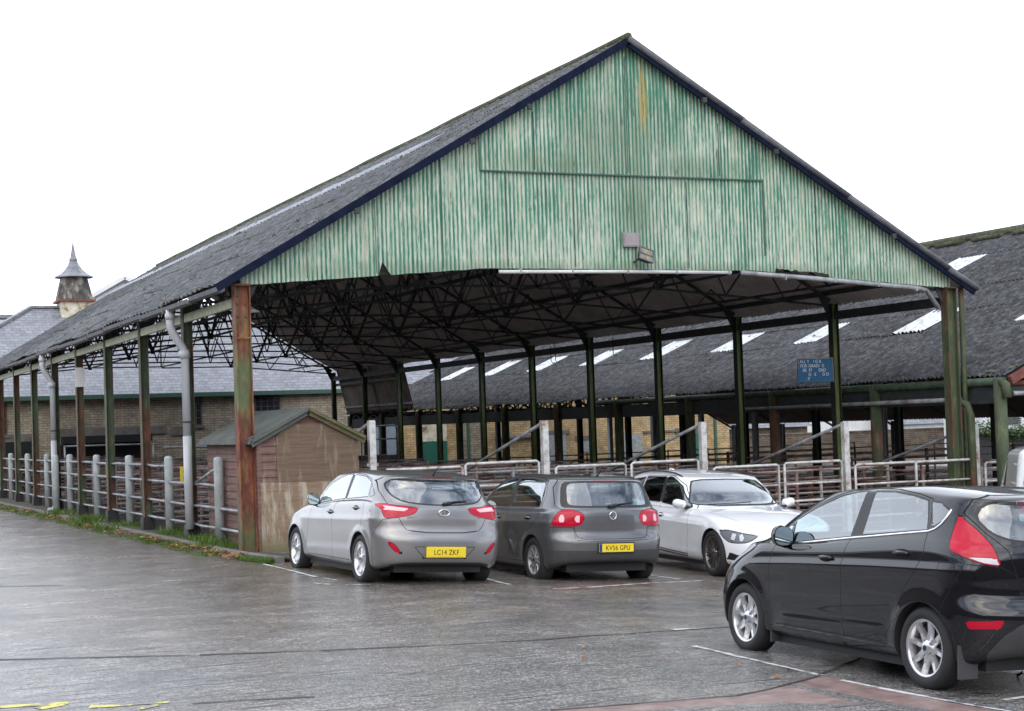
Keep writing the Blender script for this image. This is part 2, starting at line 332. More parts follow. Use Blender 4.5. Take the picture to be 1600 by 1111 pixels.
brown_ground = mathn(t, 'ADD', ramp(t, big, [(.35, 0.), (.65, .5)]), mathn(t, 'MULTIPLY', ramp(t, mathn(t, 'MULTIPLY', mathn(t, 'ADD', yy.outputs['Y'], 14.), .08), [(.12, 0.), (.5, 1.)]), .38))    # browner towards the pens
base = mixc(t, mathn(t, 'MINIMUM', brown_ground, 1.), base, mixc(t, 1., base, (.92,.74,.58), 'MULTIPLY'))
groove = ramp(t, gr.outputs[0], [(.38, 1.), (.44, 0.)])
pot = mathn(t, 'MULTIPLY', groove, ramp(t, mid, [(.44, 0.), (.54, 1.)]))
pot = mathn(t, 'MINIMUM', mathn(t, 'MULTIPLY', pot, 1.3), 1.); base = mixc(t, pot, base, (.025,.023,.025))
t.links.new(base, p_.inputs['Base Color'])
t.links.new(ramp(t, mathn(t, 'ADD', mathn(t, 'MULTIPLY', big, .6), mathn(t, 'MULTIPLY', mid, .4)), [(.36,.13),(.64,.32)]), p_.inputs['Roughness'])
p_.inputs['Specular IOR Level'].default_value = .75
hh = mathn(t, 'ADD', mathn(t, 'ADD', mathn(t, 'MULTIPLY', fi, .6), mathn(t, 'MULTIPLY', grain, .45)), mathn(t, 'SUBTRACT', mathn(t, 'MULTIPLY', gr.outputs[0], .15), mathn(t, 'MULTIPLY', pot, .5)))
bump(t, p_, hh, .8, .010)
mottled('concrete_red', [(.3,(.14,.085,.075)),(.6,(.27,.18,.16)),(.8,(.36,.27,.24))], 7, rough=.4, bst=.4)
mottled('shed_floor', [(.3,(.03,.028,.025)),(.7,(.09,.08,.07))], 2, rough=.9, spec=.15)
mottled('line_white', [(.38,(.16,.16,.16)),(.52,(.62,.62,.60))], 8, rough=.6, bst=0)
mottled('line_yellow', [(.45,(.2,.19,.17)),(.52,(.62,.55,.08))], 7, rough=.6, bst=0)
mottled('crack_dark', [(.3,(.018,.016,.015)),(.7,(.05,.045,.035))], 8, rough=.8)
mottled('brown_ground', [(.3,(.03,.028,.02)),(.7,(.10,.085,.055))], 6, rough=.95)
mottled('grass', [(.3,(.035,.075,.012)),(.55,(.09,.17,.02)),(.8,(.22,.27,.06))], 12, rough=.6, bst=0)
mottled('leaf_litter', [(.36,(.10,.04,.02)),(.5,(.30,.12,.04)),(.64,(.38,.27,.07))], 7, rough=.6, bst=0)
mottled('ivy', [(.3,(.02,.05,.012)),(.7,(.07,.13,.03))], 9, rough=.5, bst=0)
plain('sign_blue', (.03,.14,.27), .5, var=.2); plain('sign_white', (.78,.78,.78), .5, var=.04); plain('letter_white', (.9,.92,.94), .5, var=.05)
plain('label_yellow', (.75,.55,.05), .5); plain('black_plastic', (.012,.012,.013), .45, var=.1)
# ================================================================ GROUND
xs = sorted(set([-400,-150,-60,-30,-20] + [round(-15+.5*i,2) for i in range(71)] + [24,30,40,60,100,200,500]))
ys = sorted(set([-300,-120,-60,-40] + [round(-32+1.0*i,2) for i in range(78)] + [60,80,120,200,400,900]))
gv = [(x, y, gz(max(-15, min(x, 20)), y if y > -60 else -60)) for y in ys for x in xs]; nx = len(xs)
tag(mkobj('car_park_ground', gv, [(j*nx+i, j*nx+i+1, (j+1)*nx+i+1, (j+1)*nx+i) for j in range(len(ys)-1) for i in range(nx-1)], MAT['wet_concrete'], smooth=True), kind='structure')
def sheet(name, pts, w, mat, dz=.004, kind='structure', rag=0., seg=.25):
    """a thin marking that follows the ground along a polyline"""
    V = []; Fc = []; k = 0
    P_ = [Vector((*q, 0)) for q in pts]
    for a, b in zip(P_[:-1], P_[1:]):
        d = b-a; n = max(1, int(d.length/seg)); s = Vector((-d.y, d.x, 0)).normalized()
        for i in range(n+1):
            c = a+d*(i/n); w1 = w*(1+rag*random.uniform(-1, 1)); w2 = w*(1+rag*random.uniform(-1, 1))
            for e, ww in ((-1, w1), (1, w2)):
                q = c+s*(e*ww/2); V.append((q.x, q.y, gz(q.x, q.y)+dz))
            if i: m_ = len(V)-4; Fc.append((m_, m_+1, m_+3, m_+2)[::-1])
    return V, Fc
def marks(name, lines, w, mat, dz, rag=.3):
    V = []; Fc = []
    for l in lines:
        v, f = sheet(name, l, w, mat, dz, rag=rag); b = len(V); V += v; Fc += [tuple(i+b for i in g) for g in f]
    return tag(mkobj(name, V, Fc, MAT[mat]), kind='structure')
marks('parking_bay_lines', [[(-.3,-1.9),(-.3,-3.2),(-.28,-4.5)],[(-.26,-4.7),(-.22,-5.1)],[(-.6,-5.3),(-.45,-5.6)],[(-.3,-5.75),(-.05,-5.95)],[(1.9,-4.3),(1.72,-6.3)],[(2.0,-7.0),(2.4,-6.93)],[(2.5,-6.9),(3.6,-6.4),(4.73,-6.05)],
      [(4.45,-4.3),(4.54,-5.8)],[(.54,-12.9),(.52,-13.9),(.5,-14.9)],[(.5,-15.15),(.54,-15.8),(.62,-16.5),(.7,-16.8),(.72,-18.5)],[(1.04,-11.66),(1.5,-11.62)],[(.45,-11.84),(.55,-11.86)],[(1.0,-16.35),(1.3,-16.28),(2.6,-15.95)]], .055, 'line_white', .004, .5)
marks('concrete_joints', [[(-9,-8.2),(-6.5,-9.3),(-5.02,-10.07),(-4.24,-10.5),(-3.47,-10.89)],[(-3.4,-10.93),(-2.41,-11.35),(-1.32,-11.72),(-.46,-11.93),(.5,-11.86),(1.74,-11.57),(4,-10.9)],[(-6,-1.2),(-4.15,-2.74),(-3.4,-3.19)],[(-4.06,-13.45),(-3.65,-13.54),(-3.2,-13.7)],
      [(.5,-14.86),(1.45,-14.1),(2.21,-13.5),(4,-12.2)],[(-1.98,-15.22),(-1.34,-15.33),(-.62,-15.44),(-.27,-15.33),(.5,-14.9)]], .036, 'crack_dark', .006, .6)
rp = [(-2.4,-15.35),(-1.98,-15.22),(-1.34,-15.33),(-.62,-15.44),(-.27,-15.33),(.48,-14.88),(.5,-15.6),(.56,-16.4),(.66,-17.2),(.7,-19.5),(-3.2,-19.5)]
tag(mkobj('red_concrete_patch', [(x, y, gz(x, y)+.003) for x, y in rp], [tuple(range(len(rp)))[::-1]], MAT['concrete_red']), kind='structure')
marks('yellow_markings', [[(-5.6,-12.68),(-5.34,-12.74),(-4.86,-12.86)],[(-5.1,-12.98),(-4.9,-12.9)],[(-4.75,-13.13),(-4.45,-13.22),(-4.2,-13.3)],[(-4.44,-13.44),(-4.28,-13.36)]], .10, 'line_yellow', .004, .7)
marks('rusty_drain_strip', [[(1.95,-7.15),(2.7,-6.75),(3.97,-6.2)]], .16, 'rust_red', .003, .5)
# shed floor slab
fl = MB(); V = []; Fc = []
fx = [round(.35+.5*i,2) for i in range(80)]; fy = [.0+1.5*i for i in range(29)]
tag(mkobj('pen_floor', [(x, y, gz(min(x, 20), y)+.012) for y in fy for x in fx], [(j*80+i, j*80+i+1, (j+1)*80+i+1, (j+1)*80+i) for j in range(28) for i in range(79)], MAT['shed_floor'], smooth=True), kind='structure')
# kerb and verge
kp = [(-.06,-1.75),(-.22,-1.0),(-.33,.5),(-.36,2.6),(-.44,6.05),(-.5,10.5),(-.56,15),(-.73,26),(-.8,44)]
V = []; Fc = []
for x, y in kp:
    g0 = gz(x, y); V += [(x-.02, y, g0-.05), (x-.01, y, g0+.075), (x+.13, y, g0+.08), (x+.13, y, g0-.05)]
for i in range(len(kp)-1):
    for k in range(3): a = 4*i+k; Fc.append((a, a+4, a+5, a+1))
Fc.append((0,1,2,3))
tag(mkobj('kerb', V, Fc, MAT['kerb_stone']), kind='structure')
vp = [(x, y) for x, y in kp]; V = []; Fc = []
for i, (x, y) in enumerate(vp):
    w0 = .14 if i < 2 else .42
    V += [(x-w0, y, gz(x, y)+.003), (x-w0*.5, y, gz(x, y)+.03), (x-.02, y, gz(x, y)+.04)]
for i in range(len(vp)-1):
    for k in range(2): a = 3*i+k; Fc.append((a, a+3, a+4, a+1)[::-1])
tag(mkobj('verge_soil', V, Fc, MAT['brown_ground']), kind='structure')
V = []; Fc = []
for i, (x, y) in enumerate(vp): V += [(x+.125, y, gz(x, y)+.06), (.4, y, gz(.4, y)+.05)]
for i in range(len(vp)-1): Fc.append((2*i, 2*i+1, 2*i+3, 2*i+2))
tag(mkobj('inner_soil_strip', V, Fc, MAT['brown_ground']), kind='structure')
def kx(y):
    for (x0, y0), (x1, y1) in zip(kp[:-1], kp[1:]):
        if y0 <= y <= y1: return x0+(x1-x0)*(y-y0)/(y1-y0)
    return -.1
V = []; Fc = []
def blade(x, y, z, h, w):
    a = random.uniform(0, 6.28); lean = random.uniform(.1, .6)*h; b = random.uniform(0, 6.28)
    dx, dy = math.cos(a)*w, math.sin(a)*w; n = len(V)
    V.extend([(x-dx, y-dy, z), (x+dx, y+dy, z), (x+dx*.6+math.cos(b)*lean*.4, y+dy*.6+math.sin(b)*lean*.4, z+h*.6), (x+math.cos(b)*lean, y+math.sin(b)*lean, z+h)])
    Fc.append((n, n+1, n+2)); Fc.append((n, n+2, n+3))
from mathutils import noise as mn
for i in range(30000):
    y = -1.9+30*random.random()**1.5; 
    d = abs(random.gauss(0, .17)) if y > 0 else random.uniform(0, .18)
    x = kx(y)-.03-d
    if mn.noise(Vector((x*2.5, y*1.1, 0))) < -.02-.0*y: continue
    blade(x, y, gz(x, y)+.01, random.uniform(.015, .07)*(1.6 if random.random() < .06 else 1), .005+.0004*max(0, y))
for i in range(5200):
    y = random.choice([1.3, 2.2, 3.2, 5.7, 9.6, 4.1, 13, 17])+random.gauss(0, .35); x = random.uniform(-.18, .3)
    blade(x, y, gz(x, y)+.05, random.uniform(.03, .13), .005)
for i in range(900):
    a = random.random(); x = .1+a*1.6; y = -.32-random.random()*.18; blade(x, y, gz(x, y), random.uniform(.02, .06), .005)
for cx_, cy_, n_ in ((-.6, 11.6, 420), (-.3, 1.6, 120), (-.55, 16.0, 160), (.05, 2.3, 120), (.05, 5.7, 90), (-.7, 8.6, 90)):
    for i in range(n_): x = random.gauss(cx_, .14); y = random.gauss(cy_, .3); blade(x, y, gz(x, y)+.03, random.uniform(.08, .26), .007)
tag(mkobj('verge_grass', V, Fc, MAT['grass']), kind='stuff', label='tufty green grass and weeds along the kerb', cat='grass')
V = []; Fc = []
def leaf(x, y, z, s):
    a = random.uniform(0, 6.28); n = len(V); t1, t2 = random.uniform(-.4, .4), random.uniform(-.4, .4)
    for k, rr in enumerate((1.2, .35, .7, .3, 1.0, .3, .8, .35)):
        th = a+k*math.pi/4; px, py = math.cos(th)*s*rr, math.sin(th)*s*rr; V.append((x+px, y+py, z+t1*px+t2*py))
    Fc.append(tuple(range(n, n+8)))
for i in range(2300):
    y = -1.4+27*random.random()**1.3; x = kx(y)-.05-abs(random.gauss(0, .2))
    if mn.noise(Vector((x*1.5, y*.8, 5))) < -.12: continue
    leaf(x, y, gz(x, y)+random.uniform(.05, .09), random.uniform(.02, .05))
for x, y, s in ((1.9,-14.4,.05),(2.05,-15.35,.07),(2.35,-15.6,.06),(1.3,-13.9,.05),(.2,-14.2,.05),(-.4,-12.6,.045),(.9,-11.2,.045),(-.7,-13.2,.04),(1.1,-11.3,.04),(-.2,-13.6,.04),(.4,-14.6,.06),(.1,-14.9,.05),(3.6,-16,.06),(.9,-5.6,.05),(3.2,-6.6,.05),(2.4,-10.4,.05),(1.6,-16.4,.06),(-3,-8,.03),(-2.2,-5.5,.03)):
    leaf(x, y, gz(x, y)+.02, s)
tag(mkobj('fallen_leaves', V, Fc, MAT['leaf_litter']), kind='stuff', label='orange and brown autumn leaves fallen along the kerb', cat='leaves')

# ================================================================ MAIN SHED
BW, BB, NB = 14.2, 3.895, 10
shed = empty('market_shed', (0, 0, 0), 'big open-sided livestock shed with a faded green corrugated gable and dark mossy roof', 'shed')
EX, EZ, SL = -.40, 4.33, .587; RX, RZ = 7.1, 8.73
def rz(x): return EZ+SL*(x-EX) if x <= RX else EZ+SL*(BW-EX-x)
def corrugated(name, P0, P1, ya, yb, pitch, amp, rows, mat, parent, sag=0., flip=False, lap=.014, samples=4, backmat=None, skip=None):
    """sheets running from eave P0 (x,z) to ridge P1, corrugations along the slope"""
    P0 = Vector((P0[0], 0, P0[1])); P1 = Vector((P1[0], 0, P1[1])); d = P1-P0; Ls = d.length; dn = d.normalized()
    nrm = Vector((-dn.z, 0, dn.x)); nrm = nrm if nrm.z > 0 else -nrm
    n = int((yb-ya)/pitch*samples); V = []; Fc = []
    for r in range(len(rows)-1):
        b = len(V); s0, s1 = rows[r]-(.0 if r == 0 else .012), rows[r+1]
        for si, off in ((s0, lap+.004), ((s0+s1)/2, .008), (s1, 0.)):
            for j in range(n+1):
                y = ya+(yb-ya)*j/n; w_ = amp*math.sin(2*math.pi*(y-ya)/pitch)
                sh = int((y-ya)/1.0); rnd = ((sh*37+r*91) % 13)/13-.5
                q = P0+dn*(Ls*si)+nrm*(w_+off+rnd*.012)
                jag = (rnd*.05+.012*math.sin(j*.9)) if (r == 0 and si == s0) else 0
                q = q-dn*jag
                sg = sag*(math.sin(y*.9+r)*.5+math.sin(y*2.3)*.3-.5)*(1-si)
                V.append((q.x, y, q.z+sg))
        m_ = n+1
        for i in range(2):
            for j in range(n):
                if skip and skip(r, ya+(yb-ya)*(j+.5)/n): continue
                f = (b+i*m_+j, b+i*m_+j+1, b+(i+1)*m_+j+1, b+(i+1)*m_+j)
                Fc.append(f if flip else f[::-1])
    return mkobj(name, V, Fc, MAT[mat], parent, smooth=True)
YA, YB = -.22, NB*BB+.35
Ls = RX-EX
rws = [(x-EX)/Ls for x in (EX, 1.5, 3.3, 5.05, 5.85, RX)]
sk = lambda r, y: r == 3 and y > 5.2
roof = corrugated('roof', (EX, EZ), (RX, RZ), YA, YB, .146, .024, rws, 'roof_main2', shed, sag=.05, skip=sk)
corrugated('rooflight_strip', (EX, EZ), (RX, RZ), 5.2, YB, .146, .024, [rws[3]-.004, rws[4]+.004], 'rooflight_old', shed)
corrugated('roof', (BW-EX, EZ), (RX, RZ), YA, YB, .146, .024, [0, .25, .5, .75, 1], 'roof_main2', shed, sag=.03, flip=True)
MB().tube([(RX, YA-.02, RZ+.03)]+[(RX+random.uniform(-.01,.01), YA+2*i, RZ+.03+random.uniform(-.015,.015)) for i in range(1, 20)]+[(RX, YB, RZ+.02)], .07, 10).build('ridge_cap', MAT['roof_green'], shed, True)
mb = MB()
for i in range(700):       # moss cushions near the ridge and eave
    y = random.uniform(YA, YB); x = RX-abs(random.gauss(0, .45)) if random.random() < .6 else random.uniform(EX, RX-.1)
    s = random.uniform(.02, .055); z = rz(x)+.03
    mb.add([(x-s,y-s,z-.02),(x+s,y-s,z-.01),(x+s,y+s,z-.01),(x-s,y+s,z-.02),(x,y,z+s*.7)], [(0,1,4),(1,2,4),(2,3,4),(3,0,4)])
tag(mb.build('roof_moss', MAT['roof_green'], roof, True), kind='stuff')
# barge strips at the gable
mb = MB(); mb.bar((EX-.05, YA+.02, rz(EX)-.08), (RX, YA+.02, RZ-.05), .05, .13, (-SL, 0, 1)); mb.build('barge_board', MAT['dark_navy'], shed)
mb = MB(); mb.bar((BW-EX+.05, YA+.02, EZ-.10), (RX, YA+.02, RZ-.07), .05, .15, (SL, 0, 1)); mb.build('barge_board', MAT['dark_navy'], shed)
mb = MB()
k = 0; x = RX
while x < BW-EX:
    x2 = min(x+2.35, BW-EX+.1)
    mb.tube([(x, YA-.01, rz(x)-.01), (x2, YA-.01, rz(x2)-.01+.02)], [.060, .052], 10); x += 2.3
mb.build('edge_roll', MAT['roll_grey'], shed, True)
for x in (1.9, 4.0, 5.1, 8.6, 10.1, 12.7): mb = MB(); mb.box(x-.04, x+.04, YA-.07, YA, rz(x)-.21, rz(x)-.12); mb.build('roof_hook', MAT['steel_dark'], shed)
# gable cladding
pitch = .0762; st_ = pitch/4; cols = int((BW+.1)/st_)
def zb(x):
    b = 4.31+(4.62-4.31)*min(1, x/4.3) if x < 7.1 else 4.31+(4.62-4.31)*min(1, max(0, BW-x)/4.5)
    b += .01*mn.noise(Vector((x*4, 0, 0)))
    if 10.15 < x < 11.35: b += .07+.04*mn.noise(Vector((x*9, 3, 0)))
    if 2.33 < x < 2.56: b += max(0, .24*(1-abs(x-2.40)/(.06 if x < 2.40 else .15)))
    return b
def zt(x): return rz(x)-.06
V = []; Fc = []; NZ = 7
def clad(xa, xb, fb, ft, yo):
    b = len(V); n = max(2, int((xb-xa)/st_)); 
    for i in range(n+1):
        x = xa+(xb-xa)*i/n; z0, z1 = fb(x), ft(x)
        shx = int(x/.61); tilt = (((shx*53) % 11)/11-.5)*.006
        for k in range(NZ):
            q = k/(NZ-1); z = z0+(z1-z0)*q
            dent = .004*mn.noise(Vector((x*1.3, 0, z*1.1)))
            V.append((x, yo+tilt-.0115*math.sin(2*math.pi*x/pitch)+dent, z))
    for i in range(n):
        for k in range(NZ-1):
            a = b+i*NZ+k; Fc.append((a, a+NZ, a+NZ+1, a+1))
ML, MR, MZ = 4.24, 9.93, 6.33
clad(-.02, ML, zb, zt, 0); clad(ML, MR, zb, lambda x: MZ+.04, 0.); clad(ML-.02, MR+.03, lambda x: MZ-.02+.01*mn.noise(Vector((x*6, 7, 0))), zt, -.030); clad(MR, BW+.02, zb, zt, -.004)
gab = mkobj('gable_cladding', V, Fc, MAT['gable_paint'], shed, smooth=True)
mb = MB(); mb.box(MR-.012, MR+.018, -.032, -.016, 4.9, MZ-.05); mb.build('cladding_seam', MAT['fascia_green'], shed); mb = MB(); mb.box(ML, MR, -.05, -.030, MZ-.045, MZ-.022); mb.build('cladding_seam', MAT['fascia_green'], shed)
for x in (5.26, 7.1, 9.0): mb = MB(); mb.box(x-.006, x+.006, -.047, -.032, MZ+.02, rz(x)-.3); mb.build('cladding_seam', MAT['fascia_green'], shed)
for x in (1.1,2.3,3.5,4.7,6.0,7.2,8.3,11.1,12.3): mb = MB(); mb.box(x-.005, x+.005, -.019, -.006, zb(x)+.05, (MZ if 4.2 < x < 9.9 else zt(x))-.1); mb.build('cladding_seam', MAT['fascia_green'], shed)
mb = MB()
for zz in (4.75, 5.5, 6.45, 7.3, 8.0):
    xa = max(.1, EX+(zz+.12-EZ)/SL); mb.box(xa, BW-xa, .03, .09, zz-.05, zz+.05)
mb.build('cladding_rail', MAT['steel_dark'], shed)
# posts
def ibeam(mb, x, y, z0, z1, w=.19, d=.19, t=.014):
    mb.box(x-w/2, x-w/2+t, y-d/2, y+d/2, z0, z1); mb.box(x+w/2-t, x+w/2, y-d/2, y+d/2, z0, z1); mb.box(x-w/2+t, x+w/2-t, y-t/2, y+t/2, z0, z1)
for k in range(NB+1):
    y = k*BB
    mb = MB()
    if k == 0:
        ibeam(mb, .0, .05, 0, 4.30, .26, .2, .02); mb.box(-.12, .12, -.03, -.005, 3.45, 3.48); mb.box(-.14, .14, -.08, .14, 4.30, 4.33)
        for zz in (4.0, 4.13, 3.8): 
            for xx in (-.06, .06): mb.box(xx-.015, xx+.015, .02, .04, zz, zz+.03)
    else: ibeam(mb, 0, y, -.02, 4.32, .17, .2)
    mb.build('post', MAT['post_rust' if k == 0 else 'post_left'], shed)
    if k: mb = MB(); mb.prism([(-.13,-.05),(.13,-.05),(.115,.30),(-.115,.31)], y-.15, y+.15); mb.build('post_foot', MAT['bitumen'], shed)
    mb = MB()
    if k == 0:
        ibeam(mb, BW, .05, -.65, 4.30, .24, .2, .02); mb.box(BW-.15, BW+.15, -.1, .14, 4.30, 4.33)
    else:
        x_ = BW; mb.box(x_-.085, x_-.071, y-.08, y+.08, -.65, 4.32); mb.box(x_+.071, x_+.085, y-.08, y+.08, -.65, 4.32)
    po = mb.build('post', MAT['post_flange_shaded' if k else 'post_green'], shed)
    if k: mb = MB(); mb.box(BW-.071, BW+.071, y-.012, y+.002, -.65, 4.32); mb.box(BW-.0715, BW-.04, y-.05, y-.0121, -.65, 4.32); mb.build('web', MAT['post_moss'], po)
    mb = MB()      # haunches
    for s, x0 in ((1, 0), (-1, BW)):
        mb = MB(); mb.prism([(x0+s*.09, 3.95), (x0+s*.09, 4.45), (x0+s*.50, rz(.50)-.22), (x0+s*.34, rz(.34)-.34)], y-.008 + (.1 if k == 0 else 0), y+.008+(.1 if k == 0 else 0))
        mb.build('haunch', MAT['steel_dark'], shed)
# twin pipe beside the front right post
MB().tube([(BW+.27, .0, 4.35), (BW+.27, .0, 3.8), (BW+.25, .0, -.6)], .055, 10).build('downpipe', MAT['post_green'], shed, True)
# trusses
def tb(x): 
    x = min(x, BW-x); return 4.30+(4.66-4.30)*min(1, x/4.3)
def truss(y):
    mb = MB(); tp = lambda x: rz(x)-.17
    for s in (0, 1):
        X = (lambda x: x) if s == 0 else (lambda x: BW-x)
        mb.angle((X(.05), y, tp(.05)), (X(7.1), y, tp(7.1)), .075, .01, (0,1,0)); mb.angle((X(.05), y+.02, tp(.05)-.06), (X(7.1), y+.02, tp(7.1)-.06), .06, .01, (0,1,0), -1)
        mb.angle((X(.05), y, tb(0)), (X(4.3), y, tb(4.3)), .05, .01, (0,1,0)); mb.angle((X(4.3), y, tb(4.3)), (X(7.1), y, tb(7.1)), .045, .01, (0,1,0))
        nodes = [('t', .2), ('b', 1.2), ('t', 1.9), ('b', 2.7), ('t', 3.5), ('b', 4.3), ('t', 5.2), ('b', 6.1), ('t', 7.1)]
        for (a, xa), (b, xb_) in zip(nodes[:-1], nodes[1:]):
            za = tp(xa) if a == 't' else tb(xa); zb_ = tp(xb_) if b == 't' else tb(xb_)
            mb.angle((X(xa), y, za), (X(xb_), y, zb_), .036, .007, (0,1,0))
        mb.angle((X(4.3), y, tb(4.3)), (X(3.5), y, tp(3.5)), .05, .008, (0,1,0)); mb.angle((X(4.3), y, tb(4.3)), (X(6.0), y, tp(6.0)), .05, .008, (0,1,0))
        for xx, zz in ((4.3, tb(4.3)), (3.5, tp(3.5)-.03), (5.2, tp(5.2)-.03), (1.9, tp(1.9)-.03)): mb.box(X(xx)-.07, X(xx)+.07, y-.006, y+.006, zz-.06, zz+.06)
    mb.angle((7.1, y, tb(7.1)), (7.1, y, tp(7.1)), .05, .008, (0,1,0))
    return mb
for k in range(NB+1): truss(k*BB+(.14 if k == 0 else 0)).build('truss', MAT['steel_dark'], shed)
mb = MB()
for s in (0, 1):
    X = (lambda x: x) if s == 0 else (lambda x: BW-x)
    for x in (.15, 1.5, 2.9, 4.3, 5.6, 6.9): mb.box(min(X(x), X(x)+.06), max(X(x), X(x)+.06), .05, YB-.1, rz(X(x))-.15, rz(X(x))-.05)
mb.build('purlins', MAT['steel_dark'], shed)
# longitudinal bracing lattices
mb = MB()
for x in (1.9, 4.3, 7.1, 9.9, 12.3):
    zl = tb(x); zu = rz(x)-.3
    mb.angle((x, .1, zl), (x, NB*BB, zl), .05, .008)
    for k in range(NB):
        y = k*BB
        if x in (4.3, 9.9, 7.1): mb.angle((x, y, zl), (x, y+BB/2, min(zu, zl+1.4)), .028, .006, (1,0,0)); mb.angle((x, y+BB/2, min(zu, zl+1.4)), (x, y+BB, zl), .028, .006, (1,0,0))
        else: mb.angle((x, y+BB*.33, zl), (x, y+BB*.5, zl-.0+.35), .03, .006, (1,0,0)); mb.angle((x, y+BB*.5, zl+.35), (x, y+BB*.67, zl), .03, .006, (1,0,0))
mb.build('longitudinal_bracing', MAT['steel_dark'], shed)
for k in range(NB):
    y0, y1 = k*BB+.11, (k+1)*BB-.11
    if k == 0: y0 = .16
    mb = MB(); mb.box(-.07, -.055, y0, y1, 3.98, 4.13); mb.box(-.055, .0, y0, y1, 3.98, 3.992); mb.box(-.055, .0, y0, y1, 4.118, 4.13); mb.build('eave_beam', MAT['beam_cream'], shed)
    mb = MB(); mb.box(BW-.055, BW+.055, y0, y1, 3.97, 4.15); mb.build('eave_beam', MAT['steel_dark'], shed)
    mb = MB()
    for j in range(3): 
        a = y0+(y1-y0)*j/3; b = y0+(y1-y0)*(j+1)/3; m_ = (a+b)/2
        mb.angle((.02, a, 4.14), (.02, m_, 4.5), .03, .006, (1,0,0)); mb.angle((.02, m_, 4.5), (.02, b, 4.14), .03, .006, (1,0,0))
    mb.build('eave_lattice', MAT['steel_dark'], shed)
# gutters and downpipes on the left
mb = MB()
for k in range(20):
    a = YA+.15+k*2.0; b = a+1.98
    prof = [(-.075, .05), (-.06, -.02), (0, -.05), (.06, -.02), (.075, .05)]
    z0 = EZ-.1-.02*math.sin(k*1.3); V = []; 
    for yy in (a, b):
        for px, pz in prof: V.append((EX+.05+px, yy, z0+pz))
    mb.add(V, [(i, i+1, i+6, i+5) for i in range(4)])
    mb.box(EX-.035, EX+.135, b-.02, b+.03, z0-.06, z0+.0)
mb.build('gutter', MAT['roll_grey'], shed)
def downpipe(y, foot, name='downpipe'):
    mb = MB(); r = .075
    mb.tube([(EX+.05, y, EZ-.13), (EX+.05, y, EZ-.42), (EX+.08, y, EZ-.52), (-.16, y, EZ-.78), (-.10, y, EZ-.9), (-.10, y, 1.9)], r, 12); mb.tube([(-.10, y, 1.92), (-.10, y, foot)], r*1.06, 12)
    mb.tube([(EX+.05, y, EZ-.2), (EX+.05, y, EZ-.3)], r*1.25, 12); mb.tube([(-.12, y, EZ-.86), (-.10, y, EZ-1.0)], r*1.3, 12)
    o = mb.build('downpipe', MAT['pipe_grey'], shed, True)
    b = MB(); b.tube([(-.10, y, 2.16), (-.10, y, 2.19)], r*1.2, 12); b.box(-.1, .06, y-.02, y+.02, 2.16, 2.18); b.build('pipe_bracket', MAT['steel_dark'], o)
downpipe(BB-.24, .25); downpipe(5*BB-.24, .12)
MB().tube([(-.10, 5*BB-.24, .16), (-.16, 5*BB-.3, .08), (-.3, 5*BB-.34, .06)], .07, 10).build('pipe_shoe', MAT['pipe_grey'], shed, True)
# conduit under the gable
MB().tube([(4.5,-.06,4.555),(7,-.06,4.575),(9.15,-.06,4.575)], .032, 8).build('conduit', MAT['pipe_white'], shed, True)
MB().tube([(9.35,-.09,4.57),(11,-.09,4.47),(13.35,-.09,4.30),(13.55,-.09,4.26),(13.9,.0,3.93)], .045, 8).build('conduit', MAT['galv'], shed, True)
mb = MB()
for x, z in ((4.9,4.56),(5.9,4.57),(7,4.575),(8,4.575),(9.1,4.575)): mb = MB(); mb.box(x-.012, x+.012, -.1, -.02, z-.04, z+.05); mb.build('conduit_clip', MAT['galv'], shed)
for x, z in ((10.3,4.5),(11.4,4.45),(12.4,4.38),(13.3,4.3)): mb = MB(); mb.box(x-.015, x+.015, -.14, -.04, z-.055, z+.05); mb.build('conduit_clip', MAT['galv'], shed)
# hanging hooks on the right beam
mb = MB()
for y in (17.2, 17.5, 13.6, 11.2): mb = MB(); mb.tube([(BW-.3, y, 4.2), (BW-.3, y, 3.75), (BW-.26, y-.05, 3.68), (BW-.2, y-.06, 3.72)], .012, 5); mb.build('hook', MAT['steel_dark'], shed)
# lamp shades seen under the roof
for x, y, z in ((.45, 1.3, 3.98), (.35, 6.4, 4.1)):
    mb = MB(); mb.lathe([(.02,.12),(.05,.1),(.2,0),(.205,0),(.05,.09),(.0,.09)], (x, y, z), 14); o = mb.build('lamp_shade', MAT['render_white'], shed, True)
    MB().tube([(x, y, z+.1), (x, y, z+.5)], .01, 5).build('lamp_stem', MAT['steel_dark'], o)

# ---- fixtures on the gable
fl = empty('floodlight', (7.26, -.05, 4.70), 'small tilted floodlight with a grimy glass face low on the green gable', 'floodlight')
mb = MB(); mb.bar((7.14, -.05, 4.74), (7.18, -.18, 4.80), .03); mb.bar((7.40, -.05, 4.74), (7.40, -.18, 4.80), .03); mb.build('bracket', MAT['steel_dark'], fl)
mottled('lamp_glass', [(.35,(.10,.09,.06)),(.6,(.30,.28,.20))], 9, rough=.3)
hs = MB(); M_ = Matrix.Translation((7.28, -.20, 4.84)) @ Matrix.Scale(.88, 4) @ Matrix.Rotation(R(18), 4, 'Y') @ Matrix.Rotation(R(-22), 4, 'X')
def xf(mb, M): mb.v = [tuple(M @ Vector(v)) for v in mb.v]; return mb
h_ = MB(); h_.add([(-.17,-.06,-.15),(.17,-.06,-.15),(.17,-.06,.15),(-.17,-.06,.15),(-.1,.1,-.08),(.1,.1,-.08),(.1,.1,.08),(-.1,.1,.08)], [(0,1,5,4),(1,2,6,5),(2,3,7,6),(3,0,4,7),(4,5,6,7),(3,2,1,0)])
xf(h_, M_).build('housing', MAT['steel_dark'], fl)
g_ = MB(); g_.box(-.15, .15, -.072, -.062, -.13, .13); xf(g_, M_).build('glass', MAT['lamp_glass'], fl)
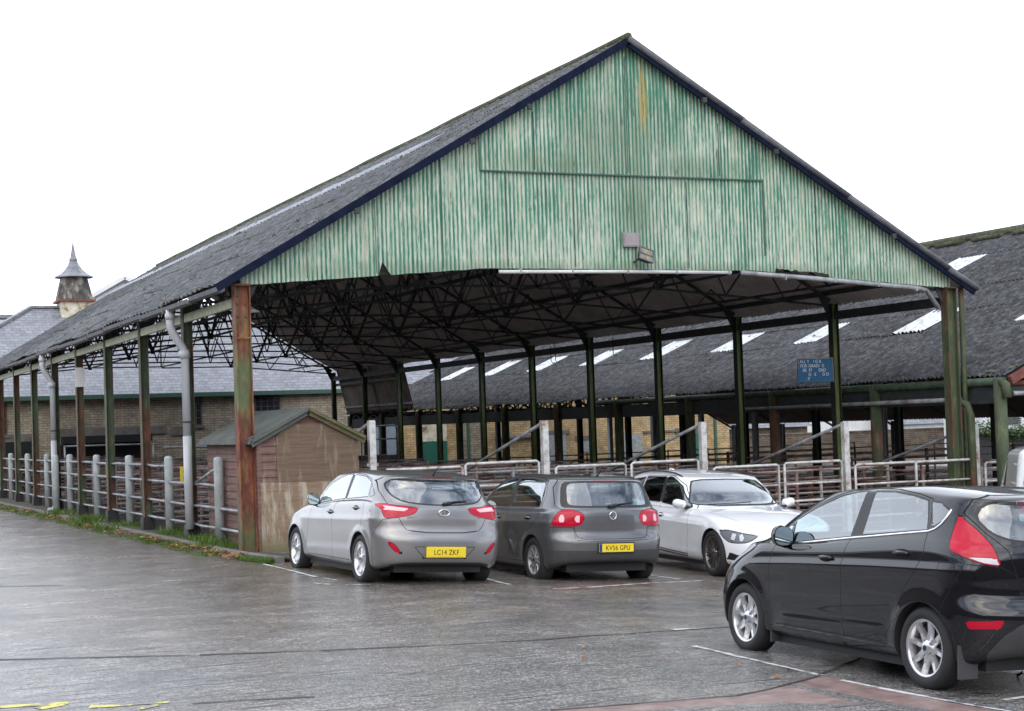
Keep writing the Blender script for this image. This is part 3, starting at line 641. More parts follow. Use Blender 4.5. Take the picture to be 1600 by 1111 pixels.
g_ = MB(); [g_.box(a, b, -.085, -.073, c, d) for a, b, c, d in ((-.17,.17,-.155,-.13),(-.17,.17,.13,.155),(-.17,-.15,-.13,.13),(.15,.17,-.13,.13),(-.15,.15,-.008,.008))]; xf(g_, M_).build('rim', MAT['roll_grey'], fl)
jb = MB(); jb.box(6.93, 7.25, -.09, -.035, 5.02, 5.27); jb.box(6.95, 7.23, -.097, -.0905, 5.04, 5.25)
tag(jb.build('blank_plate', MAT['stone_lintel'], org=(7.09, -.05, 5.0)), 'small square grey plate fixed to the green gable above the floodlight', 'plate')
MAT['blank'] = mottled('plate_pinkgrey', [(.3,(.24,.21,.21)),(.7,(.36,.33,.33))], 5); bpy.data.objects['blank_plate'].data.materials[0] = MAT['blank']

# ---- signs
def text_mesh(name, body, size, x, y, z, mat, parent, ext=.001, sx=1., rotm=None, font_sp=1.0, align='LEFT'):
    c = bpy.data.curves.new('t', 'FONT'); c.body = body; c.size = size; c.extrude = ext; c.space_character = font_sp; c.align_x = align; c.resolution_u = 3
    o = bpy.data.objects.new('t', c); COL.objects.link(o); bpy.context.view_layer.update()
    me = bpy.data.meshes.new_from_object(o.evaluated_get(bpy.context.evaluated_depsgraph_get())); bpy.data.objects.remove(o); bpy.data.curves.remove(c)
    M = rotm if rotm is not None else Matrix.Rotation(R(90), 4, 'X')
    vs = [Vector((v.co.x*sx, v.co.y, v.co.z)) for v in me.vertices]
    vs = [Vector((x, y, z)) + (M @ v) for v in vs]; fs = [tuple(p.vertices) for p in me.polygons]; bpy.data.meshes.remove(me)
    return mkobj(name, vs, fs, MAT[mat], parent)
sg = empty('notice_board', (13.6, 3.74, 2.6), 'blue hanging notice board with worn white capital letters beside a mossy post', 'sign')
mb = MB(); mb.box(13.12, 14.03, 3.735, 3.76, 2.62, 3.14); mb.build('panel', MAT['sign_blue'], sg)
mb = MB(); [mb.box(a, b, 3.722, 3.7345, c, d) for a, b, c, d in ((13.12,14.03,3.12,3.14),(13.12,13.135,2.9,3.12),(14.015,14.03,2.62,3.12))]; mb.build('edging', MAT['panel_grey'], sg)
for i, s in enumerate(('ALL Y    I G B', 'FOR GRADI  G', '  BE  FF      DkD', '       D   E      D D', '     .Y')):
    text_mesh('lettering', s, .098, 13.17+.01*i, 3.731, 3.03-.093*i, 'letter_white', sg, .002, .98)
wb = MB(); wb.box(-.115, .115, 4*BB-.125, 4*BB-.105, 3.22, 3.70)
tag(wb.build('blank_board', MAT['sign_white'], org=(0, 4*BB-.11, 3.2)), 'blank white board fixed high on a left hand shed post', 'sign')

# ================================================================ LEFT RAILING
rail = empty('side_railing', (0, 1.95, 0), 'long grey tubular railing with stout posts between the left hand shed posts', 'railing')
for k in range(10):
    y = BB*(k+.5)
    MB().lathe([(.0,-.05),(.088,-.05),(.085,1.49),(.075,1.53),(.04,1.55),(0,1.555)], (.03, y, 0), 14).build('railing_post', MAT['galv_post'], rail, True)
MB().lathe([(.0,-.05),(.088,-.05),(.085,1.49),(.06,1.54),(0,1.55)], (-.12, 4.86*BB, 0), 14).build('railing_post', MAT['galv_post'], rail, True)
for k in range(10):
    for z in (1.36, 1.05, .67, .33):
        if k == 0 and z == 1.36: 
            MB().tube([(.03, BB*.5, 1.38), (.02, BB*.95, 1.06)], .028, 8).build('rail', MAT['galv'], rail, True); continue
        y0 = BB*(k-.5) if k else BB*.5
        if k == 0: y0 = BB*.5
        mb = MB(); ya_, yb_ = BB*(k+.5)-.0, BB*(k+1.5)
        mb.tube([(.02, ya_, z), (.02+random.uniform(-.02,.02), ya_+BB*.3, z+random.uniform(-.015,.015)), (.02, ya_+BB*.5, z+random.uniform(-.01,.01)), (.02, yb_, z)], .026, 8)
        if k < 9: mb.build('rail', MAT['galv'], rail, True)
for z in (.67, .33): MB().tube([(.02, BB*.5, z), (.05, .15, z-.01)], .028, 8).build('rail', MAT['galv'], rail, True)
for (x, y, z, lab) in ((.10, 4.75, 1.06, 'yellow notice plate hanging on the rails nearest the timber hut'), (.10, 12.3, 1.03, 'yellow notice plate on the rails farther from the hut, by the white board post')):
    mb = MB(); mb.box(x-.10, x+.10, y-.004, y+.004, z, z+.30); o = tag(mb.build('rail_notice', MAT['label_yellow'], org=(x, y, z)), lab, 'notice')
    mb = MB(); mb.box(x-.05, x+.05, y-.008, y-.0045, z+.05, z+.13); mb.box(x-.05, x+.05, y-.008, y-.0045, z+.17, z+.25); mb.build('print', MAT['panel_grey'], o)

# ================================================================ FRONT GATES AND PEN RAILS
tall = [(2.12, 2.07, '580'), (5.28, 1.97, ''), (8.45, 1.85, ''), (11.57, 1.755, ''), (14.66, 1.61, '')]
TL = ['square white post with a diagonal stay, closest to the timber hut', 'square white post with a diagonal stay, rising behind the dark grey hatchback', 'square white post with a diagonal stay, rising behind the white estate car',
      'square white post with a diagonal stay, below the blue notice board', 'square white post with a diagonal stay, beside the front right shed post']
for (x, zt_, _), lab in zip(tall, TL):
    g0 = gz(x, 0); o = empty('gate_post', (x, 0, g0), lab, 'post', 'tall posts along the shed front')
    mb = MB(); mb.box(x-.055, x+.055, -.06, .05, g0-.05, zt_); mb.box(x-.048, x+.048, -.053, .043, zt_, zt_+.01); mb.build('shaft', MAT['paint_white_steel'], o)
    MB().tube([(x-.02, .05, zt_-.04), (x-.02, 2.7, zt_-.69), (x-.02, 4.6, zt_-1.15)], .031, 8).build('stay', MAT['galv'], o, True)
    [MB().box(x-.10, x+.10, -.02, .02, zt_-z_, zt_-z_+.05).build('hinge', MAT['galv'], o) for z_ in (.75, 1.4)]
def gate_mb(x0, x1, y0, y1, zt_, g0, r=.025, nr=4):
    fr = MB(); L_ = (x1-x0)
    fr.tube([(x0, y0, g0+.12), (x0, y0, zt_-.02), (x0+.03*L_, y0+(y1-y0)*.03, zt_), (x1-.03*L_, y1-(y1-y0)*.03, zt_), (x1, y1, zt_-.02), (x1, y1, g0+.12)], r, 8)
    bars = []
    for i in range(nr):
        z = g0+.18+(zt_-g0-.25)*i/nr
        bars.append(((x0, y0, z), (x1, y1, z)))
    return fr, bars
GL = [(2.3,3.67,.0,-.05,1.25),(3.75,5.11,-.0,.0,1.29),(5.42,6.80,-.05,.0,1.17),(6.93,8.26,0,-.05,1.18),(8.62,10.0,0,.0,1.02),(10.1,11.40,-.05,0,1.04),(11.72,13.12,0,0,.945),(13.14,14.5,0,0,.94),(14.82,16.2,0,.1,.86)]
GT = ['next to the hut, just right of the first white post','between the two hatchbacks, rust coloured cloth marks at its latch end','right of the post behind the dark grey hatchback','left of the post behind the white estate car','right of the post behind the white estate car','ending at the post below the blue notice board','starting at the post below the blue notice board','passing in front of the front right shed post','right of the last white post, partly behind the van']
for (x0, x1, y0, y1, z), gt in zip(GL, GT):
    g0 = gz(x0, 0); o = empty('pen_gate', (x0, 0, g0), 'white tubular pen gate '+gt, 'gate', 'gates along the shed front')
    fr, bars = gate_mb(x0, x1, y0-.08, y1-.08, z, g0); fr.build('frame', MAT['paint_white_steel'], o, True)
    for a, b in bars: MB().tube([a, b], .022, 6).build('rail', MAT['paint_white_steel'], o, True)
# hurdles inside the shed
HL = 3.36
def hurdle_mesh(L_, H, nr, r=.024, leg=True):
    mb = MB(); z = .12
    for i in range(nr): zz = .16+(H-.18)*i/(nr-1); mb.tube([(0, 0, zz), (L_, 0, zz)], r, 6)
    for x in (0, L_*.5, L_): mb.tube([(x, 0, 0), (x, 0, H+.03)], r*1.35, 6)
    return mb
def place(proto_me, name, x, y, rot, lab, cat, grp, z=None):
    o = bpy.data.objects.new(name, proto_me); COL.objects.link(o); o.location = (x, y, gz(min(x, 20), y) if z is None else z); o.rotation_euler = (0, 0, rot)
    return tag(o, lab, cat, grp)
ORD = ['first','second','third','fourth','fifth','sixth','seventh','eighth','ninth','tenth','eleventh']
HC = ('pale', 'rust brown', 'grey')
protos = []
for i, mt in enumerate(('pen_rail', 'pen_rust', 'galv')):
    o = hurdle_mesh(HL, 1.32, 6).build('pen_hurdle', MAT[mt]); protos.append(o.data); bpy.data.objects.remove(o)
o = hurdle_mesh(BB-.1, 1.32, 6).build('pen_hurdle', MAT['pen_rust']); pl = o.data; bpy.data.objects.remove(o)
for j, y in enumerate([1.9, 3.7, 5.8, 8.0, 10.6, 13.5, 16.6, 20, 24, 28.5, 33.5]):
    for i in range(4):
        if j == 0 and i == 0: continue
        x = .45+i*(HL+.06); 
        if y < 4 and i == 0: x += 1.7; 
        place(protos[(i*2+j) % 3], 'pen_hurdle', x, y+random.uniform(-.1,.1), random.uniform(-.015,.015), '%s tubular hurdle, %s from the left in the %s row of main shed pens' % (HC[(i*2+j) % 3], ORD[i], ORD[j]), 'hurdle', 'hurdles between the pens in the shed')
for j in range(9):
    for q_, x in enumerate((2.1, 3.85, 7.25, 10.65, 13.6)):
        if j == 0 and x < 3: continue
        place(pl, 'pen_hurdle', x, .3+j*BB, R(90), 'rusty lengthwise hurdle, main shed, %s bay back, %s dividing line from the left' % (ORD[j], ORD[q_]), 'hurdle', 'hurdles between the pens in the shed')
for j, y in enumerate([.5, 4.5, 9.5, 15, 21, 28]):
    for i in range(5):
        place(protos[1 if (i+j) % 2 else 0], 'pen_hurdle', 15.2+i*(HL+.06), y, 0, '%s hurdle, %s from the left in the %s crosswise row of side shed pens' % ('rust brown' if (i+j) % 2 else 'pale', ORD[i], ORD[j]), 'hurdle', 'hurdles in the side shed')
# small railed platform by the hut
pf = empty('railed_platform', (5.2, 30, .5), 'small grey railed loading platform beyond the hut roof', 'platform')
mb = MB()
x0, x1, yy = 11.2, 14.0, 31
mb.tube([(x0, yy, .4), (x0, yy, 2.0), (x1-.1, yy, 2.05), (x1, yy, 1.95), (x1, yy, .4)], .04, 8); mb.tube([(x0, yy, 1.55), (x1, yy, 1.55)], .03, 6)
for x in (11.9, 12.6, 13.3): mb.tube([(x, yy, .5), (x, yy, 2.0)], .025, 6)
mb.build('railing', MAT['galv'], pf, True)
mb = MB(); mb.box(11.0, 14.1, 31.05, 33, -.3, .95); mb.build('deck', MAT['stone_lintel'], pf)

# ================================================================ TIMBER HUT
hut = empty('timber_hut', (.95, 1.4, 0), 'weathered reddish timber hut with a grey felt roof behind the rusty front post', 'hut')
HX0, HX1, HY0, HY1, HE, HA = .14, 1.80, -.16, 3.15, 1.84, 2.27; HM = (HX0+HX1)/2
mb = MB(); zz = .10; 
while zz < HE-.02:
    z2 = min(zz+.125, HE); mb.add([(HX0-.014,HY0,zz),(HX0-.014,HY1,zz),(HX0,HY1,z2),(HX0,HY0,z2),(HX0+.03,HY0,zz),(HX0+.03,HY1,zz)], [(0,3,2,1)[::-1] and (0,3,2,1),(0,1,5,4)]); zz += .125
mb.box(HX0+.012, HX0+.03, HY0, HY1, .08, HE); mb.build('side_wall', MAT['hut_boards'], hut)
mb = MB(); mb.box(HX1-.03, HX1, HY0, HY1, -.05, HE); mb.build('wall', MAT['hut_boards'], hut); mb = MB(); mb.box(HX0+.04, HX1-.04, HY1-.03, HY1, -.05, HE); mb.build('wall', MAT['hut_boards'], hut)
mb = MB(); zz = .1
while zz < HE: mb.add([(HX0,HY0-.024,zz),(HX0+.42,HY0-.024,zz),(HX0+.42,HY0-.008,zz+.125),(HX0,HY0-.008,zz+.125),(HX0,HY0,zz),(HX0+.42,HY0,zz)], [(0,1,2,3),(0,4,5,1)]); zz += .125
mb.prism([(HX0,-.02),(HX1,-.1),(HX1,HE),(HM,HA),(HX0,HE)], HY0-.006, HY0+.012); mb.box(HX0-.02, HX0+.045, HY0-.034, HY0-.02+.03, .02, HE-.02)
for s_ in range(3): mb.box(HM-.5, HM+.5, HY0-.02, HY0-.008, 2.0+s_*.0, 2.005)
mb.build('front_wall', MAT['hut_boards'], hut)
mb = MB(); mb.prism([(HX0+.30,1.14),(HX1+.01,1.10),(HX1+.01,HE-.02),(HM+.45,HE+.21),(HM-.35,HE+.22),(HX0+.30,HE+.03)], HY0-.042, HY0-.028); mb.build('plywood_sheet', MAT['hut_ply'], hut)
mb = MB(); mb.prism([(HX0+.02,.0),(HX1+.01,-.1),(HX1+.01,1.105),(HX0+.02,1.14)], HY0-.052, HY0-.036); mb.build('plywood_sheet', MAT['hut_ply_low'], hut)
for s in (-1, 1):
    xe = HM+s*(HM-HX0+.12); ze = HE-.06
    V = []; Fc = []; ny = 14
    for j in range(ny+1):
        y = HY0-.10+(HY1+.2-HY0)*j/ny
        for i, (fx_, dz_) in enumerate(((0, 0), (.5, .0), (1, 0), (1.03, -.09))):
            x = HM+(xe-HM)*fx_; z = (HA+.05)+(ze+.02-HA)*min(fx_, 1)+dz_+(.012*mn.noise(Vector((x*3, y*3, 0))) if fx_ else 0)
            V.append((x, y, z))
    for j in range(ny):
        for i in range(3): a = j*4+i; Fc.append((a, a+4, a+5, a+1) if s < 0 else (a, a+1, a+5, a+4))
    o = mkobj('roof', V, Fc, MAT['roof_felt'], hut, smooth=False)
    mb = MB(); mb.bar((HM, HY0-.085, HA-.02), (xe, HY0-.085, ze-.03), .03, .09, (0, 0, 1)); mb.bar((HM, HY0-.12, HA+.03), (xe, HY0-.12, ze+.025), .05, .05)
    mb.build('bargeboard', MAT['roof_felt' if s < 0 else 'hut_mossy'], o)
MB().box(HX0, HX0+.09, HY0, HY1, -.02, .09).build('skid', MAT['bitumen'], hut); MB().box(HX1-.1, HX1, HY0+.02, HY1, -.15, .02).build('skid', MAT['bitumen'], hut); MB().box(HX0+.1, HX1-.12, HY0+.05, HY0+.15, -.1, .05).build('skid', MAT['bitumen'], hut)
mb = MB(); mb.prism([(HX0-.3,.055),(HX1+.4,-.05),(HX1+.4,-.2),(HX0-.3,-.1)], HY0-.17, HY0-.05); tag(mb.build('concrete_edging', MAT['kerb_stone'], org=(1, HY0, 0)), kind='structure')

# ================================================================ SIDE SHED (right)
ss = empty('side_shed', (14.6, -1, -.6), 'lower side shed with dark mossy corrugated roof and two rows of white roof lights', 'shed')
SX, SZ, SP = 14.6, 2.57, math.tan(R(24)); SRX = 23.8; SRZ = SZ+SP*(SRX-SX); SYA, SYB = -1.0, 38.6
lit = lambda y, x0, ph: any(y0 <= y <= y0+1.05 for y0 in [ph+4.13*k for k in range(-2, 10)])
rw = [0]+[(x-SX)/(SRX-SX) for x in (17.27, 18.47, 20.0, 21.15, 22.35)]+[1]
corrugated('roof', (SX-.03, SZ), (SRX, SRZ), SYA, SYB, .146, .026, rw, 'roof_side2', ss, sag=.04, skip=lambda r, y: (r == 1 and lit(y, 0, .56)) or (r == 4 and lit(y, 0, -.05)))
mk = 0
for r, ph in ((1, .56), (4, -.05)):
    for k in range(-2, 10):
        y0 = ph+4.13*k
        if y0 < SYA or y0+1.05 > SYB: continue
        corrugated('rooflight', (SX-.03, SZ), (SRX, SRZ), y0-.02, y0+1.07, .146, .026, [rw[r]-.002, rw[r+1]+.002], 'rooflight', ss)
corrugated('roof', (2*SRX-SX, SZ-1.0), (SRX, SRZ), SYA, SYB, .146, .026, [0, .33, .66, 1], 'roof_side2', ss, flip=True)
mb = MB(); mb.tube([(SRX, SYA, SRZ+.05), (SRX, SYB, SRZ+.05)], .13, 10)
k = 0; y = SYA+.5
while y < SYB: mb.box(SRX-.35, SRX-.02, y, y+1.1, SRZ-.12, SRZ-.06+.07); y += 1.6
mb.build('ridge_cap', MAT['roof_green'], ss, True)
mb = MB()
for i in range(500):
    y = random.uniform(SYA, SYB); x = SX+abs(random.gauss(0, .3)) if random.random() < .35 else random.uniform(SX, SRX); s = random.uniform(.02, .05); z = SZ+SP*(x-SX)+.03
    mb.add([(x-s,y-s,z-.02),(x+s,y-s,z-.01),(x+s,y+s,z-.01),(x-s,y+s,z-.02),(x,y,z+s*.7)], [(0,1,4),(1,2,4),(2,3,4),(3,0,4)])
for i in range(260):
    y = random.uniform(27, SYB); x = SX+random.uniform(-.03, .3); s = random.uniform(.03, .08); z = SZ+SP*(x-SX)+.03
    mb.add([(x-s,y-s,z-.02),(x+s,y-s,z-.01),(x+s,y+s,z-.01),(x-s,y+s,z-.02),(x,y,z+s*.7)], [(0,1,4),(1,2,4),(2,3,4),(3,0,4)])
tag(mb.build('roof_moss', MAT['roof_green'], ss, True), kind='stuff')
MB().tube([(SX-.02, SYA, SZ-.13), (SX-.02, 16, SZ-.12)], .080, 10).build('gutter', MAT['gutter_green'], ss, True)
for k in range(11):
    y = -.85+BB*k
    if y > SYB: break
    for xi, xx in enumerate((SX, 21.2, 26.6, 33.0)):
        ztop = (SZ-.2) if xi == 0 else SZ+SP*(min(xx, 2*SRX-xx)-SX)-.1
        if xi == 3: ztop = 1.55
        mb = MB()
        if xi == 0: mb.tube([(xx, y, -.65), (xx, y, ztop+.12)], .125, 12)
        else: ibeam(mb, xx, y, -.65, ztop, .17, .2)
        mb.build('post', MAT['post_green' if xi == 0 else ('pipe_grey' if xi == 2 else 'steel_dark')], ss, xi == 0)
mb = MB(); mb.box(SX+.02, SX+.14, SYA+.15, SYB-.1, 2.02, 2.36); mb.build('eave_girder', MAT['steel_dark'], ss)
mb = MB()
for k in range(38): y = SYA+.3+k*1.02; mb.bar((SX+.08, y, 2.36), (SX+.08, y+.5, 2.52), .03); mb.bar((SX+.08, y+.5, 2.52), (SX+.08, y+1.0, 2.36), .03)
mb.build('eave_lattice', MAT['steel_dark'], ss)
MB().tube([(SX-.12, .0, 2.12), (SX-.12, 8.2, 2.10)], .045, 8).build('service_pipe', MAT['galv'], ss, True)
for k in range(11):
    y = min(-.85+BB*k, SYB-.1); 
    if y > SYB: break
    mb = MB(); mb.angle((SX, y, 2.45), (SRX, y, SRZ-.15), .09, .012, (0,1,0)); mb.angle((2*SRX-SX, y, 1.4), (SRX, y, SRZ-.15), .09, .012, (0,1,0)); mb.box(SX, 2*SRX-SX, y-.03, y+.03, 2.22, 2.36)
    for i in range(8): x = SX+1.15*i; mb.bar((x, y, 2.3), (x+.6, y, 2.45+SP*(x+.6-SX)-.1), .04); mb.bar((x+.6, y, 2.45+SP*(x+.6-SX)-.1), (x+1.15, y, 2.3), .04)
    mb.build('truss', MAT['steel_dark'], ss)
mb = MB(); mb.bar((SX+.1, SYA-.03, SZ-.12), (SRX, SYA-.03, SRZ-.12), .1, .16, (-SP, 0, 1)); mb.build('barge_board', MAT['rust_red'], ss)
mb = MB(); mb.tube([(SX+.2, SYA+.1, 2.40), (2*SRX-SX, SYA+.1, 2.40)], .06, 8); mb.build('front_tie', MAT['rust_red'], ss, True)
MB().tube([(SX+.2, SYA+.0, 2.2), (20, SYA+.0, 2.2)], .045, 8).build('service_pipe', MAT['galv'], ss, True)
mb = MB(); mb.tube([(SX-.02, SYA+.1, SZ-.14), (SX-.02, SYA-.03, SZ-.2), (SX-.02, SYA-.07, SZ-.45)], .09, 10); mb.build('gutter_outlet', MAT['post_green'], ss, True)
MB().tube([(SX-.26, SYA+1.15, 2.10), (SX-.14, SYA+.95, 2.02), (SX-.10, SYA+.9, 1.8), (SX-.10, SYA+.9, -.6)], .075, 10).build('downpipe', MAT['post_green'], ss, True)
mb = MB(); mb.box(SX+.15, 2*SRX-SX-.1, SYB-.25, SYB-.2, 2.15, 2.6); mb.build('end_girder', MAT['steel_dark'], ss)

# last two bays of the right side are hung with sheeting
V = []; Fc = []; n = 130
for i in range(n+1):
    y = 31.0+7.95*i/n
    for k in range(5):
        q = k/4; V.append((14.32+.42*q+.016*math.sin(y*2*math.pi/.28), y+(.0 if i else .12*q), 4.42-(4.42-2.62)*q-.03*math.sin(i*.7)*(q > .9)))
for i in range(n):
    for k in range(4): a = i*5+k; Fc.append((a, a+5, a+6, a+1))
mkobj('side_sheeting', V, Fc, MAT['sheet_under'], shed, smooth=True)
MB().bar((14.30, 31.1, 3.80), (14.30, 38.9, 3.80), .05, .10).build('sheeting_rail', MAT['post_green'], shed)
MB().bar((14.62, 31.1, 2.86), (14.62, 38.9, 2.86), .05, .07).build('sheeting_rail', MAT['galv'], shed)

# ================================================================ FAR BRICK BUILDING
fb = empty('brick_building', (15, 49, 0), 'long yellow brick building with slate roof behind the sheds', 'building')
mb = MB(); mb.box(-3, 19, 44, 44.3, -1, 3.8); mb.box(-3, -2.7, 44.3, 55, -1, 3.8); mb.build('wall', MAT['brick_buff'], fb)
mb = MB(); mb.box(19, 36.4, 44, 44.3, -1, 3.8); mb.box(36.1, 36.4, 44.3, 55, -1, 3.8); mb.build('wall', MAT['brick_yellow'], fb)
RY, RZ2 = 49.5, 7.87
V = [(-3.4,43.7,3.72),(36.6,43.7,3.72),(36.6,RY,RZ2),(3.6,RY,RZ2),(36.6,55.3,3.72),(-3.4,55.3,3.72)]
slr = mkobj('roof', V, [(0,1,2,3),(3,2,4,5),(0,3,5)], MAT['slate'], fb)
mb = MB(); mb.bar((3.6,RY,RZ2+.04),(36.6,RY,RZ2+.04), .25, .1); mb.bar((-3.4,43.7,3.78),(3.6,RY,RZ2+.04), .22, .12); mb.build('lead_capping', MAT['lead'], slr)
mb = MB(); mb.box(-3.4, 36.6, 43.62, 43.74, 3.58, 3.76); mb.build('gutter', MAT['fascia_green'], fb); mb = MB(); mb.box(-3.3,36.5,43.75,43.99,3.6,3.66); mb.build('soffit', MAT['black_hole'], fb)
def window(x0, x1, z0, z1, nx_=3, nz_=3, fm_='frame_wood', y=44.0):
    f = MB(); w = .05; f.box(x0, x0+w, y-.05, y-.004, z0, z1); f.box(x1-w, x1, y-.05, y-.004, z0, z1); f.box(x0+w, x1-w, y-.05, y-.004, z1-w, z1); f.box(x0+w, x1-w, y-.05, y-.004, z0, z0+w)
    for i in range(1, nx_): x = x0+(x1-x0)*i/nx_; f.box(x-.02, x+.02, y-.045, y-.004, z0+w, z1-w)
    for i in range(1, nz_): z = z0+(z1-z0)*i/nz_; f.box(x0+w, x1-w, y-.04, y-.008, z-.018, z+.018)
    o = f.build('window', MAT[fm_], fb)
    g = MB(); g.box(x0+.01, x1-.01, y-.003, y+.01, z0+.01, z1-.01); g.build('pane', MAT['house_glass'], o)
    s = MB(); s.box(x0-.1, x1+.1, y-.1, y-.001, z0-.12, z0-.003); s.build('sill', MAT['stone_lintel'], o)
window(12.2, 13.35, 2.85, 3.55, 4, 3); window(9.1, 9.85, 2.35, 3.6, 3, 4); window(1.1, 1.75, 2.2, 3.5, 3, 4); window(-1.2, -.5, 2.2, 3.5, 3, 4)
def panel(name, x0, x1, z0, z1, mat, y=44, d=.06, parent=fb): 
    mb = MB(); mb.box(x0, x1, y-d, y-.002, z0, z1); return mb.build(name, MAT[mat], parent)
panel('lintel', 3.5, 8.3, 2.05, 2.38, 'stone_lintel'); panel('canopy', 3.9, 7.6, 1.75, 2.05, 'black_hole', d=.5); panel('opening', 3.6, 7.5, -.2, 1.72, 'black_hole'); panel('lintel', .2, 2.9, 1.9, 2.2, 'stone_lintel'); panel('opening', .3, 2.7, -.2, 1.88, 'black_hole')
panel('lintel', 8.5, 9.2, 1.95, 2.3, 'stone_lintel', d=.05)
mb = MB()
for i in range(14): x = .2+i*.2; mb.bar((x, 43.6, -.2), (x+.9, 43.6, 1.3), .03); mb.bar((x+.9, 43.6, -.2), (x, 43.6, 1.3), .03)
mb.build('trellis', MAT['rust_red'], fb)
mb = MB(); mb.tube([(3.9,43.4,1.65),(7.7,43.4,1.62)], .04, 6); mb.tube([(8,43.4,1.45),(11,43.4,1.4)], .05, 6)
for x in (3.95, 5.8, 7.6): mb.tube([(x,43.4,-.3),(x,43.4,1.65)], .04, 6)
mb.build('pipework', MAT['galv'], fb, True)
panel('door', 17.3, 18.7, .0, 2.2, 'door_bluegrey'); panel('door', 19.8, 21.2, -.5, 1.25, 'door_green'); panel('infill', 19.8, 21.2, 1.27, 2.3, 'cream_board'); panel('lintel', 19.6, 21.4, 2.32, 2.5, 'stone_lintel', d=.07)
panel('pier', 18.9, 19.75, -.5, 2.3, 'brick_yellow', d=.15); panel('downpipe', 22.2, 22.32, -.5, 2.4, 'fascia_green', d=.12); panel('wall_patch', 21.8, 23.0, -.5, 2.4, 'brick_buff', d=.02)
panel('opening', 25.9, 27.3, -.5, 1.35, 'panel_grey'); panel('lintel', 25.8, 27.5, 1.37, 1.55, 'stone_lintel'); panel('opening', 30.0, 31.4, -.5, 1.25, 'panel_grey'); panel('ledge', 23.6, 26.0, 1.28, 1.4, 'lead', d=.2); panel('ledge', 31.5, 34.0, 1.28, 1.38, 'stone_lintel', d=.1)
panel('vent', 28.0, 28.6, .5, 1.0, 'panel_grey', d=.05); panel('vent_surround', 27.8, 28.8, 1.02, 1.25, 'stone_lintel', d=.05)
panel('door', 33.6, 34.9, -.6, 1.15, 'door_green'); panel('downpipe', 35.5, 35.62, -.6, 3.5, 'fascia_green', d=.12); panel('lintel', 33.3, 35.1, 1.17, 1.45, 'stone_lintel')
# ventilator tower on its roof ridge
tw = []
cx_, cy_ = 5.5, 49.5
def sqlathe(prof, c, flute=0):
    mb = MB(); n = 8
    for r, h in prof:
        for k in range(n):
            t = 2*math.pi*(k+.5)/n; mb.v.append((c[0]+r*math.cos(t), c[1]+r*math.sin(t), c[2]+h))
    for i in range(len(prof)-1):
        for k in range(n): a = i*n+k; d = i*n+(k+1) % n; mb.f.append((a, d, d+n, a+n))
    return mb
vt = sqlathe([(.86, .0), (.84,.12), (.62, 1.02), (.62, 1.10)], (cx_, cy_, 8.18)).build('ventilator', MAT['tower_wood'], slr)
mb = MB(); mb.box(cx_-.68, cx_+.68, cy_-.68, cy_+.68, 7.2, 8.1); mb.build('plinth', MAT['cream_board'], slr)
mb = MB(); mb.box(cx_-.82, cx_+.82, cy_-.82, cy_+.82, 8.1, 8.2); mb.build('ledge', MAT['rust_red'], slr)
sqlathe([(.90, 1.05), (.87,1.10), (.62, 1.22), (.40, 1.42), (.24, 1.66), (.17, 1.82), (.20, 1.85), (.19,1.88), (.13, 2.0), (.06, 2.4), (.0, 2.75)], (cx_, cy_, 8.18)).build('spire', MAT['lead'], slr)
# distant buildings on the left
gb = empty('far_office_block', (4, 72, 0), 'low grey flat roofed block with wide windows, left of the ventilator tower', 'building')
mb = MB(); mb.box(-14, 7.5, 72, 82, 0, 9.05); mb.build('wall', MAT['panel_grey'], gb); mb = MB(); mb.box(-14.2, 7.7, 71.8, 82.2, 9.05, 9.25); mb.build('roof', MAT['lead'], gb)
mb = MB(); mb.box(-14, 7.5, 71.93, 71.997, 8.75, 8.95)
for i in range(9): mb.box(-13.5+2.3*i, -13.3+2.3*i, 71.93, 71.997, 6.5, 8.75)
mb.build('window_frame', MAT['render_white'], gb)
hg = empty('far_gabled_house', (10, 70, 0), 'slate roofed house with a white gable behind the ventilator tower', 'house')
V = [(6.5,66,8.3),(6.5,78,8.3),(11.0,66,10.9),(11.0,78,10.9),(15.5,66,8.3),(15.5,78,8.3)]
mkobj('roof', V, [(0,2,3,1)[::-1],(2,4,5,3)[::-1]], MAT['slate'], hg); mb = MB(); mb.prism([(7,0),(15,0),(15,8.4),(11,10.6),(7,8.4)], 66.3, 66.5); mb.build('wall', MAT['render_white'], hg)
mb = MB(); mb.bar((6.5,65.95,8.3),(11,65.95,10.9), .1, .22); mb.bar((15.5,65.95,8.3),(11,65.95,10.9), .1, .22); mb.build('bargeboard', MAT['render_white'], hg)
